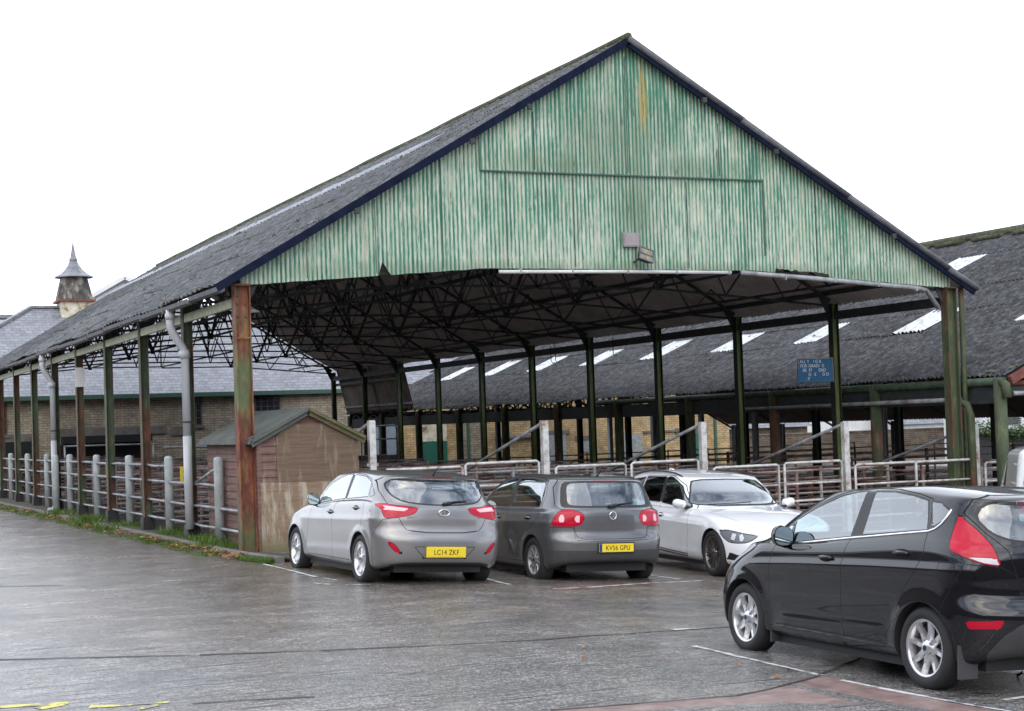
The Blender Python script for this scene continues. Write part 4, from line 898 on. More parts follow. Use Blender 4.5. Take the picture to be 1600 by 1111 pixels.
# ---- right background
bw = MB(); bw.box(36.45, 58, 46, 46.35, -.8, .88); bw.box(36.45, 58, 45.95, 46.4, .88, .95)
bwo = tag(bw.build('boundary_wall', MAT['brick_brown'], org=(45, 46, -.6)), 'brown weathered brick boundary wall beyond the side shed', 'wall')
dw = MB(); dw.box(38.6, 60, 29, 29.3, -.8, .95)
tag(dw.build('yard_wall', MAT['bitumen'], org=(48, 29, -.6)), 'dark wall topped with ivy at the far right', 'wall')
V = []; Fc = []
for i in range(5200):
    if i < 3800: x = random.uniform(38.4, 48); z = .95+random.gauss(0, .18)+.12*math.sin(x*2.1); y = 28.85+random.gauss(0, .14)
    elif i < 4300: x = random.gauss(40.6, .12); z = random.uniform(.9, 2.3); y = 28.9
    else: x = random.gauss(36.2, .45); z = .7+abs(random.gauss(0, .45)); y = 45.8
    s = random.uniform(.04, .09); a = Vector((random.uniform(-1,1), random.uniform(-1,1), random.uniform(-1,1))).normalized(); b = a.orthogonal().normalized(); c_ = Vector((x, y, z)); n = len(V)
    V += [tuple(c_-a*s), tuple(c_+b*s*.6), tuple(c_+a*s), tuple(c_-b*s*.6)]; Fc.append((n, n+1, n+2, n+3))
tag(mkobj('ivy', V, Fc, MAT['ivy']), kind='stuff', label='ivy trailing over the dark wall at the far right', cat='ivy')
def house(name, x0, x1, y0, y1, ze, zr, lab, axis='x', wall='render_white'):
    h = empty(name, ((x0+x1)/2, (y0+y1)/2, -.6), lab, 'house')
    mb = MB(); ym = (y0+y1)/2; xm = (x0+x1)/2
    if axis == 'x': mb.prism([(y0,-.6),(y1,-.6),(y1,ze),(ym,zr-.05),(y0,ze)], x0, x1, 'x')
    else: mb.prism([(x0,-.6),(x1,-.6),(x1,ze),(xm,zr-.05),(x0,ze)], y0, y1, 'y')
    mb.build('wall', MAT[wall], h)
    o = .25
    if axis == 'x': V = [(x0-o,y0-o,ze-.1),(x1+o,y0-o,ze-.1),(x1+o,ym,zr),(x0-o,ym,zr),(x1+o,y1+o,ze-.1),(x0-o,y1+o,ze-.1)]; f = [(0,1,2,3),(3,2,4,5)]
    else: V = [(x0-o,y0-o,ze-.1),(x0-o,y1+o,ze-.1),(xm,y1+o,zr),(xm,y0-o,zr),(x1+o,y1+o,ze-.1),(x1+o,y0-o,ze-.1)]; f = [(0,3,2,1),(3,5,4,2)]
    mkobj('roof', V, f, MAT['slate'], h); return h
house('white_house', 44.9, 51.0, 52, 60, 5.4, 8.5, 'white rendered house behind the boundary wall', 'x')
house('low_outbuilding', 37.5, 45.2, 50, 55, 1.35, 2.6, 'low slate roofed outbuilding beside the white house', 'x', 'brick_brown')
house('slate_cottage', 50.8, 60.5, 49.5, 56, 1.25, 4.2, 'low cottage with a broad slate roof, right of the white house', 'x')
house('unseen_side_block', -34, -24, -70, 40, 6.5, 9.5, 'unseen brick building added behind the camera on the left for dark car reflections', 'y', 'brick_brown')  # unseen, added so the car sides reflect a dark horizon
house('unseen_rear_block', -20, 40, -62, -50, 6.5, 9, 'unseen brick building added behind the camera for dark car reflections', 'x', 'brick_brown')  # also unseen, added to darken reflections from behind the camera
house('rendered_house', 41.2, 52, 31, 33.5, 5.6, 8, 'white rendered house above the ivy covered wall at the far right', 'y')
mb = MB()
for i in range(9): mb.box(42.25, 43.4, 30.93, 30.99, 1.2+i*.09, 1.25+i*.09)
mb.build('louvre', MAT['steel_dark'], bpy.data.objects['rendered_house'])
bpy.data.objects['louvre'].data.transform(Matrix.Identity(4))
# ================================================================ CARS
def carpaint(name, col, metal=.55, rough=.32, inner=(.05,.05,.055)):
    m, t, p_ = newmat(name); n = noise(t, (1,1,1), 2.5, 4)
    t.links.new(ramp(t, n, [(.3, tuple(c*.94 for c in col)), (.7, tuple(min(1, c*1.05) for c in col))]), p_.inputs['Base Color'])
    p_.inputs['Metallic'].default_value = metal; p_.inputs['Roughness'].default_value = rough
    p_.inputs['Coat Weight'].default_value = 1; p_.inputs['Coat Roughness'].default_value = .03; p_.inputs['Coat IOR'].default_value = 1.5
    b = nd(t, 'ShaderNodeBsdfDiffuse'); b.inputs[0].default_value = (*inner, 1); g = nd(t, 'ShaderNodeNewGeometry'); ms = nd(t, 'ShaderNodeMixShader')
    o = [x for x in t.nodes if x.type == 'OUTPUT_MATERIAL'][0]
    t.links.new(g.outputs['Backfacing'], ms.inputs[0]); t.links.new(p_.outputs[0], ms.inputs[1]); t.links.new(b.outputs[0], ms.inputs[2]); t.links.new(ms.outputs[0], o.inputs[0])
    return m
carpaint('paint_grey', (.255,.245,.24)); carpaint('paint_darkgrey', (.135,.135,.138)); carpaint('paint_white', (.80,.80,.81), 0, .4, (.06,.06,.06)); carpaint('paint_black', (.003,.003,.006), .0, .5, (.02,.02,.02)); MAT['paint_black'].node_tree.nodes['Principled BSDF'].inputs['Specular IOR Level'].default_value = .05; MAT['paint_black'].node_tree.nodes['Principled BSDF'].inputs['Coat IOR'].default_value = 1.6; carpaint('paint_van', (.80,.80,.80), 0, .4)
def glassmat(name, tint, alpha, refl=1.0):
    m = bpy.data.materials.new(name); m.use_nodes = True; t = m.node_tree; t.nodes.clear(); MAT[name] = m
    o = t.nodes.new('ShaderNodeOutputMaterial'); tr = nd(t, 'ShaderNodeBsdfTransparent'); tr.inputs[0].default_value = (*tint, 1)
    gl = nd(t, 'ShaderNodeBsdfGlossy'); gl.inputs['Roughness'].default_value = .015; gl.inputs[0].default_value = (.93,.96,1,1)
    fr = nd(t, 'ShaderNodeFresnel'); fr.inputs[0].default_value = 1.62
    g = nd(t, 'ShaderNodeNewGeometry'); 
    k = mathn(t, 'MULTIPLY', mathn(t, 'ADD', mathn(t, 'MULTIPLY', fr.outputs[0], 1.7*refl), .05*refl), mathn(t, 'SUBTRACT', 1., g.outputs['Backfacing']))
    ms = nd(t, 'ShaderNodeMixShader'); t.links.new(mathn(t, 'MINIMUM', k, 1.), ms.inputs[0]); t.links.new(tr.outputs[0], ms.inputs[1]); t.links.new(gl.outputs[0], ms.inputs[2]); t.links.new(ms.outputs[0], o.inputs[0])
glassmat('car_glass', (.52,.64,.63), 1, 1.25); glassmat('car_glass_dark', (.10,.11,.12), 1, .8)
plain('trim_black', (.014,.014,.015), .45); plain('bumper_plastic', (.05,.05,.052), .6); plain('seam', (.004,.004,.004), .9); plain('interior', (.035,.036,.04), .8); plain('seat', (.05,.052,.058), .9)
m, t, p_ = newmat('tyre'); p_.inputs['Base Color'].default_value = (.022,.022,.023,1); p_.inputs['Roughness'].default_value = .8; bump(t, p_, noise(t, (1,1,1), 40, 3), .3, .004)
plain('alloy', (.62,.62,.63), .28, .9); plain('alloy_dark', (.20,.18,.17), .3, .8); plain('alloy_grey', (.38,.38,.39), .4, .7); plain('chrome', (.85,.85,.86), .08, 1, var=.02); plain('wheel_inner', (.02,.02,.022), .7, var=.05); plain('disc', (.22,.21,.2), .35, .9)
def lens(name, col, em=None):
    m, t, p_ = newmat(name); p_.inputs['Base Color'].default_value = (*col, 1); p_.inputs['Roughness'].default_value = .2; p_.inputs['Specular IOR Level'].default_value = .2; p_.inputs['Coat Weight'].default_value = .45; p_.inputs['Coat Roughness'].default_value = .03
    bump(t, p_, nd_wave(t), .12, .003)
def nd_wave(t):
    c = nd(t, 'ShaderNodeTexCoord'); w = nd(t, 'ShaderNodeTexWave'); w.inputs['Scale'].default_value = 30; t.links.new(c.outputs['Object'], w.inputs[0]); return w.outputs[1]
lens('lens_red', (.46,.0,.022)); lens('lens_pink', (.86,.50,.52)); lens('lens_smoke', (.16,.17,.19)); lens('lens_clear', (.62,.62,.64)); lens('lens_darkred', (.25,.004,.012)); lens('lens_orange', (.5,.16,.02))
plain('plate_yellow', (.82,.62,.03), .35, var=.03); plain('plate_black', (.012,.012,.012), .5); plain('plate_blue', (.02,.05,.20), .4); plain('hub_blue', (.01,.015,.05), .3); plain('plate_white', (.8,.8,.8), .4, var=.03)
plain('mirror_glass', (.35,.42,.45), .03, 1, var=.02)

def pch(xs, ys, x):
    xs = np.asarray(xs, float); ys = np.asarray(ys, float); x = np.clip(x, xs[0], xs[-1])
    if len(xs) == 1: return np.full_like(x, ys[0])
    if len(xs) == 2: return ys[0]+(ys[1]-ys[0])*(x-xs[0])/(xs[1]-xs[0])
    h = np.diff(xs); d = np.diff(ys)/h; m = np.zeros(len(xs))
    for i in range(1, len(xs)-1):
        if d[i-1]*d[i] > 0: w1 = 2*h[i]+h[i-1]; w2 = h[i]+2*h[i-1]; m[i] = (w1+w2)/(w1/d[i-1]+w2/d[i])
    m[0] = d[0]; m[-1] = d[-1]
    i = np.clip(np.searchsorted(xs, x, 'right')-1, 0, len(xs)-2); t = (x-xs[i])/h[i]
    return (ys[i]*(2*t**3-3*t**2+1)+m[i]*h[i]*(t**3-2*t**2+t)+ys[i+1]*(-2*t**3+3*t**2)+m[i+1]*h[i]*(t**3-t**2))
def spl(ys, u):       # interpolation of columns ys[k, ...] at u, moderately tight Catmull-Rom
    K = len(ys); i = min(int(u), K-2); t = u-i
    p0 = ys[max(i-1, 0)]; p1 = ys[i]; p2 = ys[i+1]; p3 = ys[min(i+2, K-1)]
    m1 = (p2-p0)*.5; m2 = (p3-p1)*.5
    d = p2-p1      # limit tangents so that close rings stay tight
    ln = np.linalg.norm(d, axis=1, keepdims=True)+1e-9
    for m_ in (m1, m2):
        l_ = np.linalg.norm(m_, axis=1, keepdims=True)+1e-9; m_ *= np.minimum(1, 1.25*ln/l_)
    return p1*(2*t**3-3*t**2+1)+m1*(t**3-2*t**2+t)+p2*(-2*t**3+3*t**2)+m2*(t**3-t**2)
def ring(r, S):
    """half ring, rear centre -> side -> front centre; r: dict xr xf w Lr nr Lf nf z=[(f,z)] wf=[(f,k)]"""
    xr, xf, w = r['xr'], r['xf'], r['w']; Lr, Lf = r.get('Lr', .35), r.get('Lf', .5); nr, nf = r.get('nr', 3.2), r.get('nf', 2.8)
    th = np.linspace(0, math.pi/2, 240)
    c = np.cos(th)**(2/nr); s = np.sin(th)**(2/nr); A = np.stack([xr+Lr*(1-c), w*s], 1)
    c = np.cos(th[::-1])**(2/nf); s = np.sin(th[::-1])**(2/nf); B = np.stack([xf-Lf*(1-c), w*s], 1)
    def res(P, n, pw=1.):
        d = np.r_[0, np.cumsum(np.linalg.norm(np.diff(P, axis=0), axis=1))]; q = np.linspace(0, 1, n)*d[-1]
        return np.stack([np.interp(q, d, P[:, 0]), np.interp(q, d, P[:, 1])], 1)
    nA, nB, nM = S
    A = res(A, nA); B = res(B, nB); M = np.stack([np.linspace(xr+Lr, xf-Lf, nM+2)[1:-1], np.full(nM, w)], 1)
    P = np.concatenate([A, M, B])
    if 'wf' in r: P[:, 1] *= pch([a for a, b in r['wf']], [b for a, b in r['wf']], P[:, 0])
    z = pch([a for a, b in r['z']], [b for a, b in r['z']], P[:, 0])
    return np.stack([P[:, 0], P[:, 1], z], 1)
def sdf(poly, x, z):
    x = np.asarray(x); z = np.asarray(z); d = np.full(x.shape, 1e9); ins = np.zeros(x.shape, bool); n = len(poly)
    for i in range(n):
        ax, az = poly[i]; bx, bz = poly[(i+1) % n]; ex, ez = bx-ax, bz-az; L2 = ex*ex+ez*ez+1e-12
        t = np.clip(((x-ax)*ex+(z-az)*ez)/L2, 0, 1); d = np.minimum(d, np.hypot(x-ax-t*ex, z-az-t*ez))
        c = ((az > z) != (bz > z)); 
        with np.errstate(divide='ignore', invalid='ignore'): xi = ax+(z-az)*ex/np.where(ez == 0, 1e-12, ez)
        ins ^= c & (x < xi)
    return np.where(ins, -d, d)
def chaikin(p, n=2):
    for _ in range(n):
        q = []
        for i in range(len(p)):
            a = p[i]; b = p[(i+1) % len(p)]; q += [(a[0]*.8+b[0]*.2, a[1]*.8+b[1]*.2), (a[0]*.2+b[0]*.8, a[1]*.2+b[1]*.8)]
        p = q
    return p
def body_grid(spec):
    S = (26, 26, 64); rings = spec['rings']; mx_ = max(len(r['z']) for r in rings)
    G_ = np.stack([ring(r, S) for r in rings])
    us = []
    for k in range(len(rings)-1):
        n = max(1, int(math.ceil(np.linalg.norm(G_[k+1]-G_[k], axis=1).max()/spec.get('res', .035)))); n = min(n, 14)
        us += [k+i/n for i in range(n)]
    us.append(len(rings)-1)
    P = np.stack([spl(G_, u) for u in us])          # [ring, col, 3]
    P[:, :, 1] = np.maximum(P[:, :, 1], 0); P[:, 0, 1] = 0; P[:, -1, 1] = 0
    # creases and wheel-arch flare: small lateral displacements
    f, l, z = P[:, :, 0], P[:, :, 1], P[:, :, 2]; W_ = spec['hw']
    side = np.clip((l/W_-.72)/.2, 0, 1)
    dl = np.zeros_like(l)
    for (f0, z0, rr) in spec['arches']:
        d = np.hypot(f-f0, z-z0)-rr; dl += .013*np.exp(-np.clip(d, 0, 9)**2/.0022)
    for cr_ in spec.get('creases', []):
        zc = pch([a for a, b in cr_['pts']], [b for a, b in cr_['pts']], f); a_, b_ = cr_['pts'][0][0], cr_['pts'][-1][0]
        fade = np.clip((f-a_)/.25, 0, 1)*np.clip((b_-f)/.25, 0, 1); dz = z-zc; amp = cr_['amp']
        dl += fade*amp*np.where(dz > 0, np.exp(-dz/cr_.get('up', .015)), np.exp(dz/cr_.get('dn', .09)))
    P[:, :, 1] = l+dl*side*(l > 0)
    return P
def qcoord(spec, end, f, al):
    return (f-spec['qr'][0])-(spec['qr'][1]-al) if end == 'r' else (spec['qf'][0]-f)-(spec['qf'][1]-al)
def build_body(root, spec):
    P = body_grid(spec); nr_, nc = P.shape[:2]
    bm = bmesh.new(); nl = bm.verts.layers.float_vector.new('nv'); lab = bm.faces.layers.int.new('lab')
    ids = {}
    for s in (1, -1):
        for i in range(nr_):
            for j in range(nc):
                f, l, z = P[i, j]
                if s < 0 and l < 1e-4: ids[(s, i, j)] = ids[(1, i, j)]; continue
                ids[(s, i, j)] = bm.verts.new((s*l, f, z))
    for s in (1, -1):
        for i in range(nr_-1):
            for j in range(nc-1):
                q = [ids[(s, i, j)], ids[(s, i, j+1)], ids[(s, i+1, j+1)], ids[(s, i+1, j)]]
                u = []
                for v in q:
                    if v not in u: u.append(v)
                if len(u) < 3: continue
                if s < 0: u = u[::-1]
                try: bm.faces.new(u)
                except ValueError: pass
    bmesh.ops.remove_doubles(bm, verts=bm.verts, dist=1e-4)
    bmesh.ops.recalc_face_normals(bm, faces=bm.faces)
    bm.normal_update()
    tot = sum((f.normal.x*(f.calc_center_median().x) for f in bm.faces))
    if tot < 0: bmesh.ops.reverse_faces(bm, faces=bm.faces); bm.normal_update()
    for v in bm.verts: v[nl] = v.normal
    names = ['body']; mats = {'body': spec['paint']}
    def coords(reg, co):
        X, F, Z = co[:, 0], co[:, 1], co[:, 2]; k = reg['k']; al = np.abs(X)
        if k == 'side': a, b, bad = F, Z, al < .25
        elif k == 'rear': a, b, bad = al, Z, F > spec['midf']
        elif k == 'rq': a, b, bad = qcoord(spec, 'r', F, al), Z, F > spec['midf']
        elif k == 'front': a, b, bad = al, Z, F < spec['midf']
        elif k == 'fq': a, b, bad = qcoord(spec, 'f', F, al), Z, F < spec['midf']
        elif k == 'top': a, b, bad = F, al, (Z < reg.get('zmin', .6))
        if 'fmax' in reg: bad = bad | (F > reg['fmax'])
        if 'fmin' in reg: bad = bad | (F < reg['fmin'])
        if 'circ' in reg: g = np.hypot(a-reg['circ'][0], b-reg['circ'][1])-reg['circ'][2]
        else: g = sdf(reg['_p'], a, b)
        return np.where(bad, np.maximum(g, .5), g)
    def split(reg, off):
        bm.verts.ensure_lookup_table(); bm.verts.index_update()
        co = np.array([v.co[:] for v in bm.verts]); g = coords(reg, co)-off; g[np.abs(g) < 6e-4] = 0
        es = [e for e in bm.edges if g[e.verts[0].index]*g[e.verts[1].index] < 0]
        nv = []
        for e in es:
            v0, v1 = e.verts; g0, g1 = g[v0.index], g[v1.index]
            if abs(g0-g1) > .45: continue
            t_ = g0/(g0-g1); n = (v0[nl]*(1-t_)+v1[nl]*t_).normalized(); e2, v = bmesh.utils.edge_split(e, v0, t_); v[nl] = n; nv.append(v)
        z0 = [v for v in bm.verts if v.index >= 0 and v.index < len(g) and g[v.index] == 0 and v not in nv] if nv else []
        allv = nv+[v for v in z0]
        if nv: bmesh.ops.connect_verts(bm, verts=allv)
        bm.verts.index_update()
    for reg in spec['regions']:
        if 'p' in reg: reg['_p'] = chaikin(reg['p'], reg.get('round', 0))
        gap = reg.get('gap', .0); edge = reg.get('trim', 0)
        offs = sorted({-gap, gap, edge+0.} if gap else {0., edge+0.})
        for o_ in offs: split(reg, o_)
        fs = list(bm.faces); c = np.array([f.calc_center_median()[:] for f in fs]); g = coords(reg, c)
        nm = reg['n']; 
        if nm not in names: names.append(nm); mats[nm] = reg.get('m', spec['paint'])
        idn = names.index(nm)
        tnm = reg.get('gapname', 'panel_gaps')
        if gap and tnm not in names: names.append(tnm); mats[tnm] = 'seam'
        tr = reg.get('trimname', 'window_trim')
        if edge and tr not in names: names.append(tr); mats[tr] = reg.get('tm', 'trim_black')
        allow = reg.get('over')
        allow = None if allow is None else {names.index(a) for a in allow if a in names}
        for f, gg in zip(fs, g):
            if allow is not None and f[lab] not in allow: continue
            if gg < -gap: f[lab] = idn
            elif gap and gg < gap: f[lab] = names.index(tnm)
            elif edge and gg < edge: f[lab] = names.index(tr)
    # collect arch boundaries then delete
    if 'wheel_hole' in names:
        hid = names.index('wheel_hole'); hole = [f for f in bm.faces if f[lab] == hid]
        be = [(tuple(e.verts[0].co), tuple(e.verts[1].co)) for e in bm.edges if len({f[lab] == hid for f in e.link_faces}) == 2]
        bmesh.ops.delete(bm, geom=hole, context='FACES')
        mbs = {}
        for a, b in be:
            mb = mbs.setdefault((a[0] > 0, a[1] > 1), MB())
            ia = (math.copysign(.42, a[0]), a[1], a[2]); ib = (math.copysign(.42, b[0]), b[1], b[2]); ja = (a[0]*.985, a[1], a[2]); mb.add([a, b, ib, ia], [(0, 1, 2, 3)])
        for mb in mbs.values(): mb.build('wheel_arch_liner', MAT['wheel_inner'], root)
    # separate into parts
    groups = {}
    for f in bm.faces:
        nm = names[f[lab]]; cx = f.calc_center_median().x
        key = (nm, 0 if nm in spec['whole'] else (1 if cx > 0 else -1))
        groups.setdefault(key, []).append(f)
    made = {}
    for (nm, sd_), fs in groups.items():
        vm = {}; V = []; Nn = []; Fc = []
        for f in fs:
            q = []
            for v in f.verts:
                if v not in vm: vm[v] = len(V); V.append(tuple(v.co)); Nn.append(tuple(Vector(v[nl]).normalized()))
                q.append(vm[v])
            Fc.append(tuple(q))
        made[(nm, sd_)] = (V, Nn, Fc)
    bm.free()
    out = {}
    order = sorted(made, key=lambda k: spec['parents'].get(k[0]) is not None)
    for key in order:
        nm, sd_ = key; V, Nn, Fc = made[key]; par = root; pn = spec['parents'].get(nm)
        if pn:
            par = out.get((pn, sd_)) or out.get((pn, 0)) or root
        disp = spec['disp'].get(nm, nm)
        o = mkobj(disp, V, Fc, MAT[mats[nm]], par, smooth=True); ORG[o.name] = Vector((0, 0, 0))
        o.data.normals_split_custom_set_from_vertices(Nn); out[key] = o
    return out, P
def bvh_side(P):
    from mathutils.bvhtree import BVHTree
    n, m = P.shape[:2]; V = [(P[i, j, 1], P[i, j, 0], P[i, j, 2]) for i in range(n) for j in range(m)]
    return BVHTree.FromPolygons(V, [(i*m+j, i*m+j+1, (i+1)*m+j+1, (i+1)*m+j) for i in range(n-1) for j in range(m-1)])
def wheel(root, x, f, r, w, rimr, style, rm, cz=None):
    s = 1 if x > 0 else -1; cz = r if cz is None else cz; c = (0, 0, 0)
    wh = empty('wheel', (0, 0, 0)); wh.parent = root; wh.location = (x, f, cz); ORG[wh.name] = Vector((0, 0, 0))
    def M(mb): mb.v = [(s*a, b, c_) for a, b, c_ in mb.v]; mb.f = [g[::-1] for g in mb.f] if s < 0 else mb.f; return mb
    h = w/2
    mb = MB(); mb.lathe([(rimr-.008, -h), (rimr+.01, -h-.004), (r-.035, -h-.006), (r-.012, -h+.012), (r, -h+.035), (r, 0), (r, h-.035), (r-.012, h-.012), (r-.035, h+.004), (rimr+.03, h+.004), (rimr+.008, h-.002), (rimr-.004, h-.012)], c, 48, 'x'); M(mb).build('tyre', MAT['tyre'], wh, True)
    mb = MB(); mb.lathe([(rimr, h-.006), (rimr-.012, h-.006), (rimr-.02, h-.02), (rimr-.03, -h*.5), (rimr-.05, -h)], c, 40, 'x'); rim = M(mb).build('rim', MAT[rm], wh, True)
    mb = MB(); mb.lathe([(0, -.02), (rimr-.035, -.02)], c, 32, 'x'); M(mb).build('wheel_back', MAT['wheel_inner'], wh)
    mb = MB(); mb.lathe([(.0, .0), (rimr*.62, .0), (rimr*.62, -.015)], c, 32, 'x'); M(mb).build('brake_disc', MAT['disc'], wh)
    sp = MB(); o_ = h-.022
    def spoke(a, w0, w1, r0=.045, r1=None, sk_=0., dz=.0):
        r1 = r1 or rimr-.012
        ca, sa = math.cos(a), math.sin(a); ca2, sa2 = math.cos(a+sk_), math.sin(a+sk_)
        v = []
        for (rr, ww, cc, ss_, xo) in ((r0, w0, ca, sa, o_-.004), ((r0+r1)/2, (w0+w1)/2, (ca+ca2)/2, (sa+sa2)/2, o_-.012), (r1, w1, ca2, sa2, o_+.004)):
            px, pz = -ss_, cc
            for e, dx in ((-1, -.03), (-.62, 0), (.62, 0), (1, -.03)): v.append((xo+dx, rr*cc+px*ww/2*e, rr*ss_+pz*ww/2*e))
        fcs = []
        for i in range(2):
            for j in range(3): b = i*4+j; fcs.append((b, b+1, b+5, b+4))
        sp.add(v, [g for g in fcs])
    if style == 'eight':
        for k in range(8): spoke(2*math.pi*k/8+.2, .055, .044)
    elif style == 'fivetwin':
        for k in range(5):
            a = 2*math.pi*k/5+math.pi/2; spoke(a-.20, .036, .050, .05, None, .06); spoke(a+.20, .036, .050, .05, None, -.06)
    elif style == 'tentwin':
        for k in range(10): a = 2*math.pi*k/10+.1; spoke(a-.05, .018, .022, .05, None, -.07); spoke(a+.05, .018, .022, .05, None, .07)
    elif style == 'nine':
        for k in range(9): spoke(2*math.pi*k/9+.1, .050, .052, .04)
    M(sp).build('spokes', MAT[rm], wh)
    hb = MB(); hb.lathe([(0, o_+.012), (.030, o_+.012), (.045, o_+.004), (.07, o_-.012), (.075, o_-.035)], c, 24, 'x'); M(hb).build('hub_cap', MAT[rm], wh, True)
    nb = MB()
    for k in range(5): a = 2*math.pi*k/5; nb.lathe([(0, o_-.001), (.009, o_-.001), (.010, o_-.02)], (0, .053*math.cos(a), .053*math.sin(a)), 8, 'x')
    M(nb).build('wheel_nut', MAT['wheel_inner'], wh); bd = MB(); bd.lathe([(0, o_+.0145), (.021, o_+.014), (.022, o_+.011)], c, 16, 'x'); M(bd).build('badge', MAT['hub_blue' if style == 'eight' else 'trim_black'], wh)
    return wh
def interior(root, spec):
    hw, bz = spec['hw'], spec['belt']; f0, f1 = spec['cab']
    mb = MB(); mb.box(-hw+.1, hw-.1, f0, f1, .26, .30)
    for s in (-1, 1): mb.box(*sorted((s*(hw-.14), s*(hw-.10))), f0, f1, .3, bz-.07)
    mb.box(-hw+.14, hw-.14, f1-.42, f1-.05, .3, bz-.04); mb.box(-hw+.15, hw-.15, f0-.02, f0, .3, bz-.12)
    mb.box(-hw+.15, hw-.15, f0, f0+.45, .3, bz-.15)
    fl_ = mb.build('cabin', MAT['interior'], root)
    def seat(x, f, w, head=True, bench=False):
        b = MB(); b.prism([(f-.05,.34),(f+.48,.38),(f+.50,.50),(f-.02,.46)], x-w/2, x+w/2, 'x'); b.prism([(f-.02,.44),(f+.10,.46),(f-.06,bz+.02),(f-.15,bz+.02),(f-.22,.6)], x-w/2+.02, x+w/2-.02, 'x'); b.prism([(f-.06,bz+.02),(f-.15,bz+.02),(f-.17,bz+.07),(f-.09,bz+.07)], x-w/2+.10, x+w/2-.10, 'x')
        b.build('seat', MAT['seat'], root)
        for hx in ([x] if not bench else [x-.42, x, x+.42]):
            b = MB(); b.prism([(f-.10,bz+.10),(f-.09,bz+.22),(f-.12,bz+.26),(f-.18,bz+.25),(f-.20,bz+.10),(f-.15,bz+.07)], hx-.12, hx+.12, 'x'); b.tube([(hx-.05,f-.14,bz),(hx-.05,f-.14,bz+.12)], .008, 5); b.tube([(hx+.05,f-.14,bz),(hx+.05,f-.14,bz+.12)], .008, 5); b.build('headrest', MAT['seat'], root)
    sf, sr = spec['seats']; seat(-.36, sf, .5); seat(.36, sf, .5); seat(0, sr, hw*2-.42, bench=True)
    b = MB(); cx = .36; R_ = .185; pts = []
    for k in range(25): a = 2*math.pi*k/24; pts.append((cx+R_*math.cos(a), sf+.72+R_*math.sin(a)*.35*-1, bz-.03+R_*math.sin(a)*.93))
    b.tube(pts, .014, 6, False); b.bar((cx-R_, sf+.72, bz-.03), (cx+R_, sf+.72, bz-.03), .03); b.build('steering_wheel', MAT['interior'], root, True)
    b = MB(); b.prism([(-.11,-.035),(.11,-.035),(.115,.03),(-.115,.03)], 0, .02); b.v = [(v[0], v[1]+spec['ivm'][0], v[2]+spec['ivm'][1]) for v in b.v]; b.build('interior_mirror', MAT['interior'], root)
def ptube(root, name, bv, pts, r, mat, s, off=.004, n=6):
    """tube lying on the car side along (f, z) points"""
    q = []
    for f, z in pts:
        h = bv.ray_cast(Vector((2, f, z)), Vector((-1, 0, 0)))
        if h[0] is not None: q.append((s*(h[0].x+off), f, z))
    mb = MB(); mb.tube(q, r, n); return mb.build(name, MAT[mat], root, True)
def handle(root, bv, f, z, s, mat, dip=True, L_=.19):
    h = bv.ray_cast(Vector((2, f, z)), Vector((-1, 0, 0)))[0]; x = h.x
    d = MB(); d.v = []; n = 20; 
    ring_ = [(.0, f+L_*.52*math.cos(2*math.pi*k/n), z+.032*math.sin(2*math.pi*k/n)) for k in range(n)]
    vs = []
    for _, a, b in ring_:
        hh = bv.ray_cast(Vector((2, a, b)), Vector((-1, 0, 0)))[0]; vs.append((s*(hh.x+.002), a, b))
    d.add(vs, [tuple(range(n)) if s < 0 else tuple(range(n))[::-1]]); d.build('handle_recess', MAT['seam'], root)
    m_ = MB(); m_.tube([(s*(x-.005), f-L_*.46, z), (s*(x+.018), f-L_*.38, z+.002), (s*(x+.026), f, z+.006), (s*(x+.018), f+L_*.38, z+.002), (s*(x-.005), f+L_*.46, z)], [.008, .014, .015, .014, .008], 8)
    return m_.build('handle', MAT[mat], root, True)
def mirror(root, s, x, f, z, mat, sc=1., ax=1., az=1.):
    """door mirror: shell bulging forwards, glass facing the rear"""
    mb = MB(); prof = [(-.0, 1.0), (.02, 1.02), (.06, .93), (.10, .68), (.125, .3), (.13, .0)]
    n = 18; V = []; 
    for (d, k) in prof:
        for i in range(n):
            a = 2*math.pi*i/n; ca, sa = math.cos(a), math.sin(a); px = math.copysign(abs(ca)**.75, ca)*.115*k*sc*ax; pz = math.copysign(abs(sa)**.75, sa)*.075*k*sc*az
            V.append((s*(x+.10*sc+px), f+d*sc, z+.07*sc+pz-(.015 if px < 0 else 0)))
    mb.v = V
    for i in range(len(prof)-1):
        for k in range(n): a = i*n+k; b = i*n+(k+1) % n; mb.f.append((a, a+n, b+n, b) if s > 0 else (a, b, b+n, a+n))
    o = mb.build('door_mirror', MAT[mat], root, True)
    b = MB(); b.add([(s*(x+.10*sc+math.copysign(abs(math.cos(t_))**.75, math.cos(t_))*.105*sc*ax), f+.004, z+.07*sc+math.copysign(abs(math.sin(t_))**.75, math.sin(t_))*.067*sc*az) for t_ in [2*math.pi*i/n for i in range(n)]], [tuple(range(n))]); b.build('mirror_glass', MAT['mirror_glass'], o)
    a = MB(); a.bar((s*(x-.06), f+.05, z-.03), (s*(x+.03), f+.05, z+.015), .07*sc, .045*sc); a.build('mirror_arm', MAT['trim_black'], o)
    return o
def project_rear(P, x, z):
    """rear-facing surface point f at lateral x and height z"""
    from mathutils.bvhtree import BVHTree
    return None
